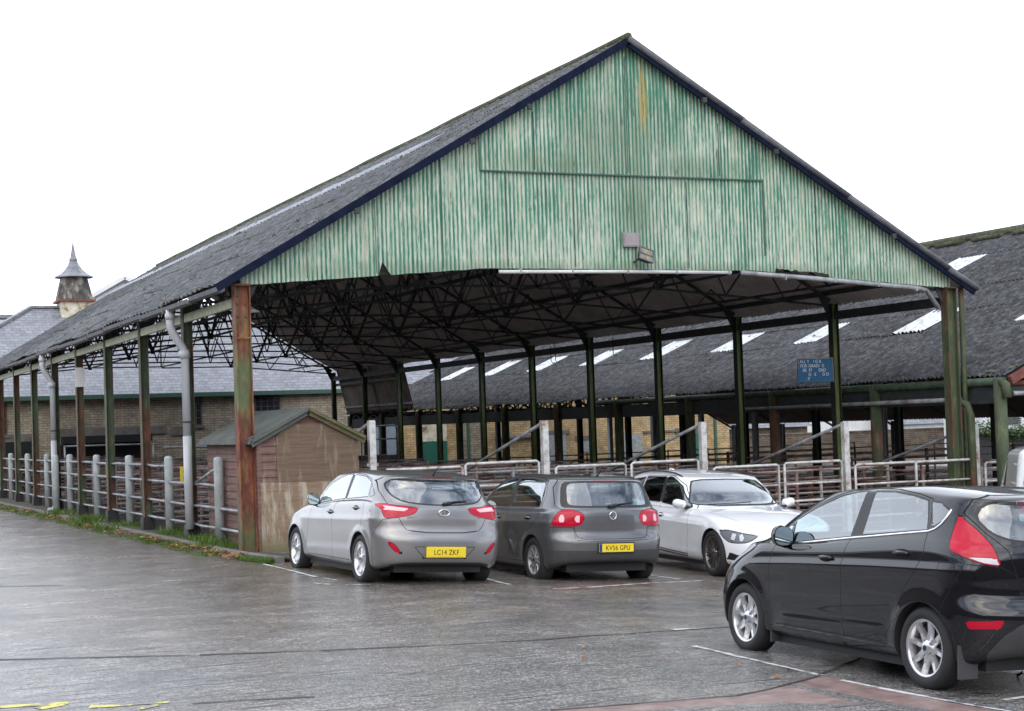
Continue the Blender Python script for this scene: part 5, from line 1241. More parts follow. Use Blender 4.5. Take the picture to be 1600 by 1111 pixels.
def car(name, spec, loc, head, roll, pitch_, label, cat='car'):
    root = empty(name, (0, 0, 0), label, cat); root.location = loc; root.rotation_euler = (pitch_, roll, -head); ORG[root.name] = Vector((0, 0, 0))
    parts, P = build_body(root, spec); bv = bvh_side(P)
    for f0 in (0, spec['wb']):
        for s in (-1, 1): wheel(root, s*spec['track'], f0, spec['tr'], spec['tw'], spec['rimr'], spec['style'], spec['rm'])
    if spec.get('cab'): interior(root, spec)
    mb = MB(); xs_ = spec['hw']-.12; mb.box(-xs_, xs_, spec['arches'][0][0]+.36, spec['wb']-.36, .13, .24); mb.box(-.60, .60, spec['rings'][0]['xr']+.10, spec['rings'][0]['xf']-.08, .17, .3); mb.build('floor_pan', MAT['wheel_inner'], root)
    return root, parts, P, bv
def backface_f(bv, x, z, rear=True):
    h = bv.ray_cast(Vector((abs(x), -3 if rear else 6, z)), Vector((0, 1 if rear else -1, 0)))
    return h[0].y if h[0] is not None else None
def rear_decal(root, name, bv, shape, mat, off=.004, th=.003, rear=True):
    """flat convex shape [(x,z)] standing on the rear or front surface"""
    mb = MB(); fs_ = []
    for x, z in shape:
        y = backface_f(bv, x, z, rear); fs_.append(y if y is not None else 0)
    sg_ = -1 if rear else 1; n = len(shape)
    V = [(x, y+sg_*off, z) for (x, z), y in zip(shape, fs_)]+[(x, y+sg_*(off+th), z) for (x, z), y in zip(shape, fs_)]
    mb.add(V, [tuple(range(n)), tuple(range(2*n-1, n-1, -1))]+[(i, (i+1) % n, (i+1) % n+n, i+n) for i in range(n)]); return mb.build(name, MAT[mat], root)
def number_plate(root, bv, z, txt, w=.52, h=.111, euro=False, tilt=0., x=0, rear=True, f=None):
    y = backface_f(bv, x, z, rear) if f is None else f; sg_ = -1 if rear else 1
    o = MB().box(x-w/2, x+w/2, *sorted((y+sg_*.004, y+sg_*.016)), z-h/2, z+h/2).build('number_plate', MAT['plate_yellow' if rear else 'plate_white'], root)
    MB().box(x-w/2-.012, x+w/2+.012, *sorted((y+sg_*.0, y+sg_*.010)), z-h/2-.012, z+h/2+.012).build('plate_frame', MAT['plate_black' if euro else 'plate_yellow'], o)
    x0 = x-w/2
    if euro: MB().box(x0+.002, x0+.045, y-.0175, y-.0165, z-h/2+.002, z+h/2-.002).build('plate_band', MAT['plate_blue'], o)
    c0 = text_mesh('plate_text', txt, .092, x+(.022 if euro else 0), y-.0175, z-.032, 'plate_black', o, .0008, .86, font_sp=1.05, align='CENTER')
    return o
def rings_hatch(hw, xr, xf, top, rear, front, belt, zl=0.0):
    """common lower body; lists are car specific"""
    return None
PAR = {'window_trim': None, 'pane': 'door'}
# ---------------------------------------------------------------- silver grey hatchback
WF = [(-.8, .93), (-.2, 1.), (1.9, 1.), (2.8, .97), (3.6, .90)]
i30 = dict(hw=.89, wb=2.65, track=.775, tr=.316, tw=.205, rimr=.222, style='fivetwin', rm='alloy', paint='paint_grey', midf=1.3, belt=.96, cab=(-.45, 2.15), seats=(.85, -.05), ivm=(1.35, 1.28),
  qr=(-.74, .86), qf=(3.50, .85), arches=[(0, .316, .365), (2.65, .316, .365)],
  rings=[
   dict(xr=-.62, xf=3.40, w=.78, Lr=.35, Lf=.5, z=[(-.62,.27),(-.3,.20),(3,.20),(3.4,.20)]),
   dict(xr=-.72, xf=3.48, w=.845, Lr=.40, Lf=.6, nr=3.0, nf=2.6, z=[(-.72,.31),(-.3,.27),(3,.27),(3.48,.27)]),
   dict(xr=-.765, xf=3.525, w=.872, Lr=.42, Lf=.65, nr=2.9, nf=2.5, z=[(-.765,.47),(3.525,.42)], wf=[(-.8,1),(3,1),(3.5,.96)]),
   dict(xr=-.76, xf=3.525, w=.885, Lr=.42, Lf=.68, nr=2.9, nf=2.5, z=[(-.76,.62),(3.525,.56)]),
   dict(xr=-.70, xf=3.48, w=.89, Lr=.40, Lf=.70, nr=3.0, nf=2.4, z=[(-.70,.72),(0,.74),(2.6,.68),(3.48,.66)]),
   dict(xr=-.685, xf=3.42, w=.885, Lr=.40, Lf=.75, nr=3.0, nf=2.3, z=[(-.685,.86),(0,.87),(2.6,.80),(3.42,.74)]),
   dict(xr=-.67, xf=3.15, w=.872, Lr=.42, Lf=.85, nr=2.8, nf=2.3, z=[(-.67,.97),(0,1.0),(1.0,.97),(1.6,.93),(2.65,.885),(3.15,.85)]),
   dict(xr=-.65, xf=2.90, w=.850, Lr=.46, Lf=.75, nr=2.6, nf=2.4, z=[(-.65,1.01),(0,1.05),(1,1.02),(1.6,.975),(2.2,.945),(2.90,.935)]),
   dict(xr=-.63, xf=2.52, w=.812, Lr=.50, Lf=.62, nr=2.5, nf=2.5, z=[(-.63,1.045),(0,1.09),(1,1.055),(1.5,1.01),(2.0,.985),(2.52,1.005)]),
   dict(xr=-.54, xf=2.12, w=.765, Lr=.52, Lf=.55, nr=2.5, nf=2.6, z=[(-.54,1.21),(.5,1.22),(2.12,1.22)]),
   dict(xr=-.50, xf=1.78, w=.705, Lr=.50, Lf=.45, nr=2.7, nf=2.7, z=[(-.50,1.325),(0,1.36),(.6,1.395),(1.78,1.355)]),
   dict(xr=-.52, xf=1.66, w=.66, Lr=.50, Lf=.42, nr=2.7, nf=2.7, z=[(-.52,1.355),(-.1,1.40),(.6,1.435),(1.66,1.39)]),
   dict(xr=-.40, xf=1.35, w=.52, Lr=.4, Lf=.4, z=[(-.40,1.39),(.5,1.465),(1.35,1.43)]),
   dict(xr=-.25, xf=.95, w=.0, Lr=.2, Lf=.2, z=[(-.25,1.41),(.4,1.475),(.95,1.455)])],
  creases=[dict(pts=[(-.7,.86),(.2,.83),(1.6,.80),(2.5,.78)], amp=.018, up=.03, dn=.10), dict(pts=[(.2,.42),(1.2,.40),(2.25,.37)], amp=.014, up=.05, dn=.12)],
  whole=set(), parents={}, disp={}, regions=[dict(n='wheel_hole', k='side', circ=(0,.316,.352), m='seam'), dict(n='wheel_hole', k='side', circ=(2.65,.316,.352), m='seam')])
# ---------------------------------------------------------------- dark grey hatchback
golf = dict(hw=.88, wb=2.578, track=.765, tr=.316, tw=.195, rimr=.205, style='nine', rm='alloy_grey', paint='paint_darkgrey', midf=1.3, belt=.96, cab=(-.42, 2.1), seats=(.8, -.05), ivm=(1.3, 1.28),
  qr=(-.71, .85), qf=(3.42, .84), arches=[(0, .316, .355), (2.578, .316, .355)],
  rings=[
   dict(xr=-.60, xf=3.33, w=.78, Lr=.35, Lf=.5, z=[(-.60,.30),(-.3,.20),(3,.20),(3.33,.20)]),
   dict(xr=-.70, xf=3.40, w=.845, Lr=.42, Lf=.6, nr=2.7, nf=2.6, z=[(-.70,.33),(-.3,.27),(3,.27),(3.4,.27)]),
   dict(xr=-.745, xf=3.45, w=.865, Lr=.45, Lf=.65, nr=2.6, nf=2.5, z=[(-.745,.47),(3.45,.42)]),
   dict(xr=-.745, xf=3.45, w=.877, Lr=.45, Lf=.68, nr=2.6, nf=2.5, z=[(-.745,.60),(3.45,.56)]),
   dict(xr=-.69, xf=3.41, w=.88, Lr=.42, Lf=.70, nr=2.7, nf=2.4, z=[(-.69,.69),(0,.72),(2.6,.68),(3.41,.66)]),
   dict(xr=-.685, xf=3.36, w=.878, Lr=.42, Lf=.75, nr=2.7, nf=2.3, z=[(-.685,.84),(0,.85),(2.6,.80),(3.36,.75)]),
   dict(xr=-.675, xf=3.10, w=.865, Lr=.42, Lf=.80, nr=2.7, nf=2.3, z=[(-.675,.96),(0,.95),(1.6,.92),(2.58,.885),(3.1,.84)]),
   dict(xr=-.66, xf=2.80, w=.845, Lr=.46, Lf=.72, nr=2.7, nf=2.4, z=[(-.66,1.0),(0,.985),(1.6,.96),(2.1,.95),(2.80,.935)]),
   dict(xr=-.64, xf=2.42, w=.822, Lr=.50, Lf=.60, nr=2.7, nf=2.5, z=[(-.64,1.025),(0,1.02),(1.4,1.0),(1.9,.99),(2.42,1.0)]),
   dict(xr=-.56, xf=2.02, w=.77, Lr=.50, Lf=.52, nr=2.8, nf=2.6, z=[(-.56,1.21),(.5,1.20),(2.02,1.21)]),
   dict(xr=-.485, xf=1.66, w=.70, Lr=.46, Lf=.43, nr=3.0, nf=2.7, z=[(-.485,1.365),(0,1.395),(.6,1.405),(1.66,1.36)]),
   dict(xr=-.47, xf=1.55, w=.655, Lr=.46, Lf=.40, nr=3.0, nf=2.7, z=[(-.47,1.395),(0,1.425),(.6,1.44),(1.55,1.395)]),
   dict(xr=-.36, xf=1.30, w=.50, Lr=.4, Lf=.4, z=[(-.36,1.435),(.4,1.474),(1.30,1.43)]),
   dict(xr=-.22, xf=.92, w=.0, Lr=.2, Lf=.2, z=[(-.22,1.452),(.4,1.482),(.92,1.452)])],
  creases=[dict(pts=[(-.7,.84),(.2,.83),(1.6,.80),(2.5,.78)], amp=.010, up=.03, dn=.06)],
  whole=set(), parents={}, disp={}, regions=[dict(n='wheel_hole', k='side', circ=(0,.316,.345), m='seam'), dict(n='wheel_hole', k='side', circ=(2.578,.316,.345), m='seam')])
# ---------------------------------------------------------------- white estate
bmw = dict(hw=.905, wb=2.81, track=.79, tr=.33, tw=.225, rimr=.245, style='tentwin', rm='alloy_dark', paint='paint_white', midf=1.2, belt=.93, cab=(-.8, 2.0), seats=(.75, -.2), ivm=(1.25, 1.25),
  qr=(-1.0, .86), qf=(3.52, .84), arches=[(0, .33, .375), (2.81, .33, .375)],
  rings=[
   dict(xr=-.90, xf=3.45, w=.79, Lr=.35, Lf=.5, z=[(-.90,.27),(-.3,.20),(3,.18),(3.45,.17)]),
   dict(xr=-.98, xf=3.53, w=.86, Lr=.42, Lf=.6, nr=2.9, nf=2.6, z=[(-.98,.31),(-.3,.25),(3,.24),(3.53,.24)]),
   dict(xr=-1.03, xf=3.585, w=.885, Lr=.45, Lf=.66, nr=2.9, nf=2.5, z=[(-1.03,.47),(3.585,.40)]),
   dict(xr=-1.03, xf=3.58, w=.898, Lr=.45, Lf=.68, nr=2.9, nf=2.4, z=[(-1.03,.62),(3.58,.54)]),
   dict(xr=-.99, xf=3.54, w=.905, Lr=.42, Lf=.70, nr=3.0, nf=2.4, z=[(-.99,.70),(0,.72),(2.8,.66),(3.54,.62)]),
   dict(xr=-.98, xf=3.50, w=.90, Lr=.42, Lf=.75, nr=3.0, nf=2.3, z=[(-.98,.80),(0,.80),(2.8,.76),(3.5,.69)]),
   dict(xr=-.96, xf=3.28, w=.878, Lr=.42, Lf=.85, nr=2.8, nf=2.3, z=[(-.96,.90),(0,.89),(1.6,.87),(2.8,.835),(3.28,.77)]),
   dict(xr=-.95, xf=2.80, w=.83, Lr=.46, Lf=.75, nr=2.8, nf=2.4, z=[(-.95,.94),(0,.93),(1.6,.91),(2.1,.905),(2.8,.885)]),
   dict(xr=-.93, xf=2.10, w=.825, Lr=.50, Lf=.55, nr=2.7, nf=2.6, z=[(-.93,.99),(0,.985),(1.4,.955),(1.9,.945),(2.10,.975)]),
   dict(xr=-.85, xf=1.80, w=.765, Lr=.50, Lf=.50, nr=2.8, nf=2.6, z=[(-.85,1.16),(.5,1.16),(1.78,1.18)]),
   dict(xr=-.77, xf=1.50, w=.695, Lr=.46, Lf=.42, nr=3.0, nf=2.7, z=[(-.77,1.325),(0,1.36),(.6,1.365),(1.50,1.345)]),
   dict(xr=-.75, xf=1.41, w=.65, Lr=.46, Lf=.40, nr=3.0, nf=2.7, z=[(-.75,1.375),(0,1.42),(.6,1.425),(1.41,1.385)]),
   dict(xr=-.65, xf=1.08, w=.47, Lr=.4, Lf=.4, z=[(-.65,1.42),(.1,1.475),(1.08,1.435)]),
   dict(xr=-.5, xf=.9, w=.0, Lr=.2, Lf=.2, z=[(-.5,1.44),(.1,1.495),(.9,1.455)])],
  creases=[dict(pts=[(-.9,.78),(.2,.77),(1.6,.745),(2.7,.72)], amp=.020, up=.02, dn=.07), dict(pts=[(.3,.34),(1.2,.33),(2.4,.32)], amp=.012, up=.03, dn=.05)],
  whole=set(), parents={}, disp={}, regions=[dict(n='wheel_hole', k='side', circ=(0,.33,.36), m='seam'), dict(n='wheel_hole', k='side', circ=(2.81,.33,.36), m='seam')])
# ---------------------------------------------------------------- black hatchback
fie = dict(hw=.861, wb=2.489, track=.745, tr=.303, tw=.195, rimr=.213, style='eight', rm='alloy', paint='paint_black', midf=1.25, belt=.98, cab=(-.38, 2.05), seats=(.78, -.05), ivm=(1.3, 1.3),
  qr=(-.62, .83), qf=(3.27, .82), arches=[(0, .303, .352), (2.489, .303, .352)],
  rings=[
   dict(xr=-.50, xf=3.15, w=.76, Lr=.35, Lf=.5, z=[(-.50,.28),(-.3,.20),(2.9,.19),(3.15,.19)]),
   dict(xr=-.60, xf=3.23, w=.825, Lr=.42, Lf=.6, nr=2.7, nf=2.5, z=[(-.60,.33),(-.3,.25),(2.9,.25),(3.23,.26)]),
   dict(xr=-.655, xf=3.29, w=.848, Lr=.45, Lf=.65, nr=2.6, nf=2.4, z=[(-.655,.47),(3.29,.42)]),
   dict(xr=-.655, xf=3.28, w=.858, Lr=.45, Lf=.68, nr=2.6, nf=2.3, z=[(-.655,.60),(3.28,.56)]),
   dict(xr=-.59, xf=3.24, w=.861, Lr=.42, Lf=.72, nr=2.7, nf=2.3, z=[(-.59,.70),(0,.74),(2.5,.70),(3.24,.67)]),
   dict(xr=-.585, xf=3.16, w=.858, Lr=.42, Lf=.80, nr=2.7, nf=2.2, z=[(-.585,.86),(0,.88),(2.4,.82),(3.16,.76)]),
   dict(xr=-.58, xf=3.02, w=.848, Lr=.42, Lf=.85, nr=2.6, nf=2.2, z=[(-.58,.99),(0,1.02),(1,.97),(1.6,.94),(2.4,.905),(2.92,.86)]),
   dict(xr=-.565, xf=2.86, w=.825, Lr=.46, Lf=.72, nr=2.6, nf=2.3, z=[(-.565,1.05),(0,1.085),(1,1.02),(1.6,.98),(2.1,.96),(2.86,.94)]),
   dict(xr=-.55, xf=2.58, w=.800, Lr=.50, Lf=.62, nr=2.6, nf=2.4, z=[(-.55,1.09),(0,1.13),(1,1.06),(1.5,1.01),(1.9,.99),(2.58,1.01)]),
   dict(xr=-.47, xf=2.12, w=.745, Lr=.50, Lf=.55, nr=2.7, nf=2.5, z=[(-.47,1.24),(.5,1.24),(2.12,1.23)]),
   dict(xr=-.42, xf=1.72, w=.685, Lr=.46, Lf=.45, nr=2.9, nf=2.6, z=[(-.42,1.36),(0,1.395),(.6,1.425),(1.72,1.38)]),
   dict(xr=-.43, xf=1.60, w=.64, Lr=.46, Lf=.42, nr=2.9, nf=2.6, z=[(-.43,1.39),(-.1,1.425),(.6,1.46),(1.60,1.415)]),
   dict(xr=-.32, xf=1.30, w=.49, Lr=.4, Lf=.4, z=[(-.32,1.43),(.4,1.487),(1.30,1.455)]),
   dict(xr=-.2, xf=.92, w=.0, Lr=.2, Lf=.2, z=[(-.2,1.45),(.4,1.495),(.92,1.48)])],
  creases=[dict(pts=[(-.5,.90),(.2,.885),(1.6,.83),(2.5,.78)], amp=.016, up=.02, dn=.07), dict(pts=[(.3,.40),(1.2,.37),(2.1,.34)], amp=.014, up=.04, dn=.08)],
  whole=set(), parents={}, disp={}, regions=[dict(n='wheel_hole', k='side', circ=(0,.303,.34), m='seam'), dict(n='wheel_hole', k='side', circ=(2.489,.303,.34), m='seam')])
POSE = {'i30': ((.84,-5.44,-.10), -.022, .068, -.004), 'golf': ((3.36,-5.34,-.265), .004, .042, -.004), 'bmw': ((6.52,-2.50,-.385), 3.225, -.035, .004), 'fie': ((1.66,-15.73,-.158), .015, .055, -.004)}
# ---- cut lines and panels of the four cars, measured as (along, up) on the sides, (across, up) at the ends
def R_(n, k, p, **kw): return dict(n=n, k=k, p=p, **kw)
def side_set(fd, rd, fw_, rw_, q=None, fq_=None, tr=.012):
    pl = [(fw_[-1][0]-.0, fw_[-1][1]-.005) if len(fw_) < 8 else (.815,1.07), fw_[-2] if len(fw_) < 8 else (.80,1.40), rw_[1], rw_[0]]
    o = [R_('front_door', 'side', fd, gap=.0035, gapname='fd_gap'), R_('rear_door', 'side', rd, gap=.0035, gapname='rd_gap'),
         R_('front_window', 'side', fw_, trim=tr, trimname='fw_trim', m='car_glass'), R_('rear_side_window', 'side', rw_, trim=tr, trimname='rw_trim', m='car_glass')]
    if pl: o.insert(2, R_('pillar_trim', 'side', pl, m='trim_black'))
    if q: o.append(R_('quarter_window', 'side', q, trim=tr*.8, trimname='qw_trim', m='car_glass'))
    if fq_: o.append(R_('front_quarter_window', 'side', fq_, trim=.008, trimname='fq_trim', m='car_glass'))
    return o
PARENTS = {'front_window': 'front_door', 'rear_side_window': 'rear_door', 'fw_trim': 'front_door', 'rw_trim': 'rear_door', 'fd_gap': 'front_door', 'rd_gap': 'rear_door', 'lamp_clear': 'tail_lamp', 'lamp_inner': 'tail_lamp', 'pillar_trim': None,
           'rear_window': 'tailgate', 'rear_trim': 'tailgate', 'tg_gap': 'tailgate', 'bn_gap': 'bonnet', 'brake_strip': 'tailgate', 'rear_glass_surround': 'tailgate'}
DISP = {'front_door': 'door', 'rear_door': 'door', 'front_window': 'window', 'rear_side_window': 'window', 'quarter_window': 'quarter_window', 'front_quarter_window': 'quarter_window', 'fw_trim': 'window_trim', 'rw_trim': 'window_trim', 'qw_trim': 'window_trim', 'fq_trim': 'window_trim',
        'fd_gap': 'door_seal', 'rd_gap': 'door_seal', 'tg_gap': 'tailgate_seal', 'bn_gap': 'bonnet_seal', 'rb_gap': 'bumper_seam', 'rear_trim': 'window_trim', 'ws_trim': 'windscreen_trim', 'lamp_clear': 'lamp_insert', 'lamp_inner': 'lamp_insert', 'hl_trim': 'headlamp_trim', 'ff_gap': 'fuel_flap_seam', 'brake_strip': 'brake_lamp', 'pr_gap': 'plate_recess_edge', 'rearlow': 'bumper_lower'}
WHOLE = {'body', 'tailgate', 'rear_window', 'rear_trim', 'tg_gap', 'bonnet', 'bn_gap', 'windscreen', 'ws_trim', 'rb_gap', 'rear_bumper', 'rearlow', 'plate_recess', 'pr_gap', 'brake_strip', 'rear_glass_surround', 'lower_grille'}
for s_ in (i30, golf, bmw, fie):
    s_['parents'] = PARENTS; s_['disp'] = DISP; s_['whole'] = WHOLE; s_['holes'] = s_['regions']
def ends(s_, tail, tg, rw_, ws, bn, hl, extra=()):
    o = [R_('tailgate', 'rear', tg, gap=.0035, gapname='tg_gap', fmax=.2), R_('bonnet', 'top', bn, gap=.003, gapname='bn_gap', zmin=.55, fmin=1.7), R_('windscreen', 'front', ws, trim=.018, trimname='ws_trim', m='car_glass', fmin=1.0)]
    o += list(extra[0]) if extra else []
    o += [R_('rear_window', 'rear', rw_, trim=.02, trimname='rear_trim', m='car_glass', fmax=.1, round=1)]
    o += [R_('tail_lamp', 'rq', tail, gap=.0025, gapname='lamp_gap', m='lens_red', fmax=.2, round=1), R_('headlamp', 'fq', hl, trim=.008, trimname='hl_trim', m='lens_clear', round=1)]
    return o
# silver grey hatchback
i30['regions'] = side_set([(2.11,.28),(2.23,.36),(2.095,.60),(2.025,.80),(1.95,.965),(1.88,1.03),(1.77,1.155),(1.49,1.298),(1.18,1.38),(.98,1.415),(.765,1.42),(.77,1.08),(1.045,.985),(1.055,.89),(1.07,.5),(1.065,.28)],
    [(1.065,.28),(1.07,.5),(1.055,.89),(1.04,.985),(.77,1.08),(.765,1.42),(.3,1.395),(.02,1.335),(-.085,1.118),(-.07,1.02),(-.097,.872),(-.043,.685),(.244,.524),(.40,.40),(.466,.335),(.47,.28)],
    [(1.80,1.0),(1.72,1.14),(1.471,1.27),(1.17,1.352),(1.0,1.385),(.80,1.395),(.815,1.079),(1.4,1.035)], [(.725,1.08),(.69,1.39),(.277,1.37),(.03,1.305),(-.044,1.12)], [(-.12,1.122),(-.035,1.27),(-.222,1.14)])
i30['regions'] += ends(i30, [(.363,1.027),(.201,1.045),(-.1,1.02),(-.44,.997),(-.40,.924),(-.298,.886),(.05,.845),(.12,.90),(.171,.977)],
    [(-.1,.69),(.26,.69),(.50,.712),(.56,.78),(.61,.89),(.655,.95),(.70,1.05),(.735,1.2),(.715,1.33),(.66,1.378),(-.1,1.378)],
    [(-.3,1.04),(.23,1.044),(.5,1.074),(.615,1.14),(.655,1.22),(.66,1.29),(.59,1.34),(.27,1.358),(-.3,1.358)], [(-.3,1.04),(.45,1.035),(.66,1.045),(.70,1.07),(.64,1.24),(.56,1.35),(.4,1.375),(-.3,1.385)],
    [(2.30,-.3),(2.22,.45),(2.05,.72),(2.6,.74),(3.0,.68),(3.25,.55),(3.42,.2),(3.43,-.3)], [(.55,.72),(.45,.80),(.1,.74),(-.12,.68),(-.1,.60),(.25,.61)],
    ([R_('rear_bumper', 'rq', [(.33,.22),(.33,.60),(.25,.72),(.10,.84),(-.28,.88),(-.36,.70),(-.60,.68),(-1.2,.68),(-1.2,.2)], gap=.003, gapname='rb_gap', over=['body']),
      R_('plate_recess', 'rear', [(-.3,.505),(.42,.505),(.28,.365),(-.3,.365)], gap=.004, gapname='pr_gap'), R_('rearlow', 'rq', [(.05,.2),(.0,.27),(-.3,.305),(-1.2,.31),(-1.2,.15)], m='bumper_plastic'),
      R_('brake_strip', 'rear', [(-.3,1.366),(.2,1.366),(.2,1.392),(-.3,1.392)], m='lens_darkred', fmax=.1),
      R_('reflector', 'rq', [(.0,.567),(-.14,.548),(-.256,.426),(-.16,.422)], m='lens_red', gap=.004, gapname='rf_gap', round=1), R_('fuel_flap', 'side', None, circ=(-.33,.88,.065), gap=.0025, gapname='ff_gap', over=['body','rear_bumper'])],))
i30['regions'] += [R_('lamp_clear', 'rq', [(.13,1.015),(-.29,.985),(-.24,.948),(.10,.965)], m='lens_pink', over=['tail_lamp'])] + i30['holes']
# dark grey hatchback
golf['regions'] = side_set([(2.0,.28),(2.05,.6),(1.98,.85),(1.88,.97),(1.85,1.04),(1.71,1.162),(1.46,1.30),(1.15,1.395),(.78,1.44),(.88,1.02),(.80,.80),(.80,.5),(.86,.28)],
    [(.86,.28),(.8,.5),(.8,.8),(.88,1.02),(.78,1.44),(.26,1.435),(-.02,1.415),(-.14,1.375),(-.21,1.2),(-.175,1.02),(-.15,.88),(.21,.67),(.325,.39),(.33,.28)],
    [(1.80,1.01),(1.68,1.135),(1.45,1.268),(1.15,1.363),(.85,1.405),(.93,1.022)], [(.815,1.025),(.735,1.405),(.263,1.40),(0,1.38),(-.10,1.345),(-.15,1.2),(-.10,1.045)])
golf['regions'] += ends(golf, [(.239,.786),(.057,1.007),(-.155,1.008),(-.28,.99),(-.36,.96),(-.395,.874),(-.32,.798),(-.201,.783)],
    [(-.1,.615),(.45,.62),(.52,.65),(.56,.78),(.60,.90),(.70,1.02),(.735,1.06),(.70,1.30),(.63,1.405),(-.1,1.412)],
    [(-.3,1.055),(.54,1.058),(.60,1.09),(.565,1.32),(.50,1.362),(-.3,1.368)], [(-.3,1.03),(.45,1.025),(.66,1.035),(.70,1.06),(.64,1.24),(.57,1.34),(.4,1.37),(-.3,1.38)],
    [(2.2,-.3),(2.12,.45),(1.97,.72),(2.5,.74),(2.9,.68),(3.2,.55),(3.35,.2),(3.36,-.3)], [(.42,.72),(.32,.81),(.0,.74),(-.16,.68),(-.12,.60),(.25,.61)],
    ([R_('rear_bumper', 'rq', [(.31,.22),(.31,.60),(.25,.77),(-.20,.775),(-.27,.60),(-.60,.59),(-1.2,.59),(-1.2,.2)], gap=.003, gapname='rb_gap', over=['body']),
      R_('rearlow', 'rq', [(.30,.20),(.29,.465),(-.25,.466),(-1.2,.458),(-1.2,.15)], m='bumper_plastic', over=['body','rear_bumper']),
      R_('rear_glass_surround', 'rear', [(-.3,1.03),(.64,1.028),(.685,1.06),(.625,1.34),(.555,1.388),(-.3,1.39)], m='trim_black', fmax=.1, over=['body','tailgate'], round=1),
      R_('brake_strip', 'rear', [(-.3,1.372),(.2,1.372),(.2,1.396),(-.3,1.396)], m='lens_darkred', fmax=.1), R_('fuel_flap', 'side', None, circ=(-.36,.86,.07), gap=.0025, gapname='ff_gap', over=['body'])],))
golf['regions'] += [R_('lamp_clear', 'rq', None, circ=(-.0,.885,.052), m='lens_pink', over=['tail_lamp']), R_('lamp_inner', 'rq', None, circ=(-.27,.885,.042), m='lens_pink', over=['tail_lamp'])] + golf['holes']
# white estate
bmw['regions'] = side_set([(1.935,.206),(1.966,.513),(2.05,.67),(1.99,.89),(1.92,.95),(1.66,1.125),(1.46,1.275),(1.2,1.372),(1.05,1.41),(.845,1.42),(.89,1.0),(.92,.6),(.88,.206)],
    [(.88,.206),(.92,.6),(.89,1.0),(.845,1.415),(.12,1.405),(-.01,1.02),(-.1,.85),(.12,.70),(.3,.5),(.4,.206)],
    [(1.84,.945),(1.62,1.10),(1.43,1.245),(1.2,1.34),(1.05,1.38),(.91,1.388),(.94,1.01)], [(.845,1.017),(.80,1.385),(.14,1.378),(.03,1.03)], [(-.03,1.035),(.06,1.37),(-.35,1.335),(-.58,1.20),(-.62,1.06)], None, .016)
bmw['regions'] += ends(bmw, [(.35,.80),(.25,.92),(-.2,.93),(-.3,.80),(.1,.76)],
    [(-.1,.60),(.5,.62),(.6,.9),(.70,1.0),(.66,1.3),(.55,1.36),(-.1,1.37)], [(-.3,1.0),(.55,1.02),(.60,1.06),(.55,1.28),(.45,1.32),(-.3,1.33)],
    [(-.3,.992),(.40,.99),(.66,1.0),(.725,1.02),(.68,1.13),(.61,1.25),(.545,1.325),(.4,1.345),(-.3,1.355)],
    [(2.13,-.3),(2.06,.45),(1.92,.745),(2.4,.755),(2.9,.70),(3.2,.60),(3.42,.35),(3.50,.1),(3.50,-.3)], [(.53,.648),(.369,.67),(.15,.645),(-.069,.614),(-.289,.597),(-.2,.545),(-.079,.508),(.12,.50),(.299,.51),(.42,.57)],
    ([R_('kidney_grille', 'front', [(.04,.50),(.045,.60),(.10,.635),(.27,.625),(.30,.56),(.25,.50)], m='trim_black', fmin=2.5, trim=.012, trimname='grille_rim', tm='chrome'), R_('lower_grille', 'front', [(-.3,.24),(.62,.25),(.66,.34),(.5,.37),(-.3,.37)], m='trim_black', fmin=2.5),
      R_('corner_intake', 'fq', [(.36,.26),(.22,.25),(.05,.24),(.10,.33),(.28,.36)], m='trim_black')],))
bmw['regions'] += [R_('lamp_clear', 'fq', None, circ=(.20,.58,.052), m='lens_clear', trim=.010, trimname='hl_trim', over=['headlamp','hl_trim']), R_('lamp_inner', 'fq', None, circ=(.03,.572,.046), m='lens_clear', trim=.010, trimname='hl_trim', over=['headlamp','hl_trim'])] + bmw['holes']
for r_ in bmw['regions']:
    if r_['n'] == 'headlamp': r_['m'] = 'lens_smoke'; r_['trim'] = .014
# black hatchback
fie['regions'] = side_set([(1.99,.30),(2.07,.445),(2.06,.77),(2.03,.905),(2.01,.96),(2.0,1.04),(1.86,1.172),(1.79,1.207),(1.55,1.31),(1.25,1.412),(1.06,1.447),(.89,1.457),(.965,1.06),(1.008,.872),(1.026,.53),(.99,.30)],
    [(.99,.30),(1.026,.53),(1.008,.872),(.965,1.06),(.89,1.457),(.55,1.46),(.25,1.43),(.08,1.395),(.02,1.16),(-.014,1.016),(.061,.879),(.236,.70),(.319,.525),(.40,.42),(.481,.33),(.48,.30)],
    [(1.80,.995),(1.795,1.172),(1.54,1.283),(1.24,1.384),(1.05,1.42),(.92,1.43),(.985,1.08)], [(.825,1.10),(.795,1.43),(.55,1.433),(.30,1.408),(.134,1.378),(.048,1.172)], [(-.005,1.195),(.08,1.372),(-.02,1.365),(-.12,1.315),(-.085,1.24)],
    [(1.85,1.0),(1.842,1.14),(1.96,1.04),(1.97,.997)], .016)
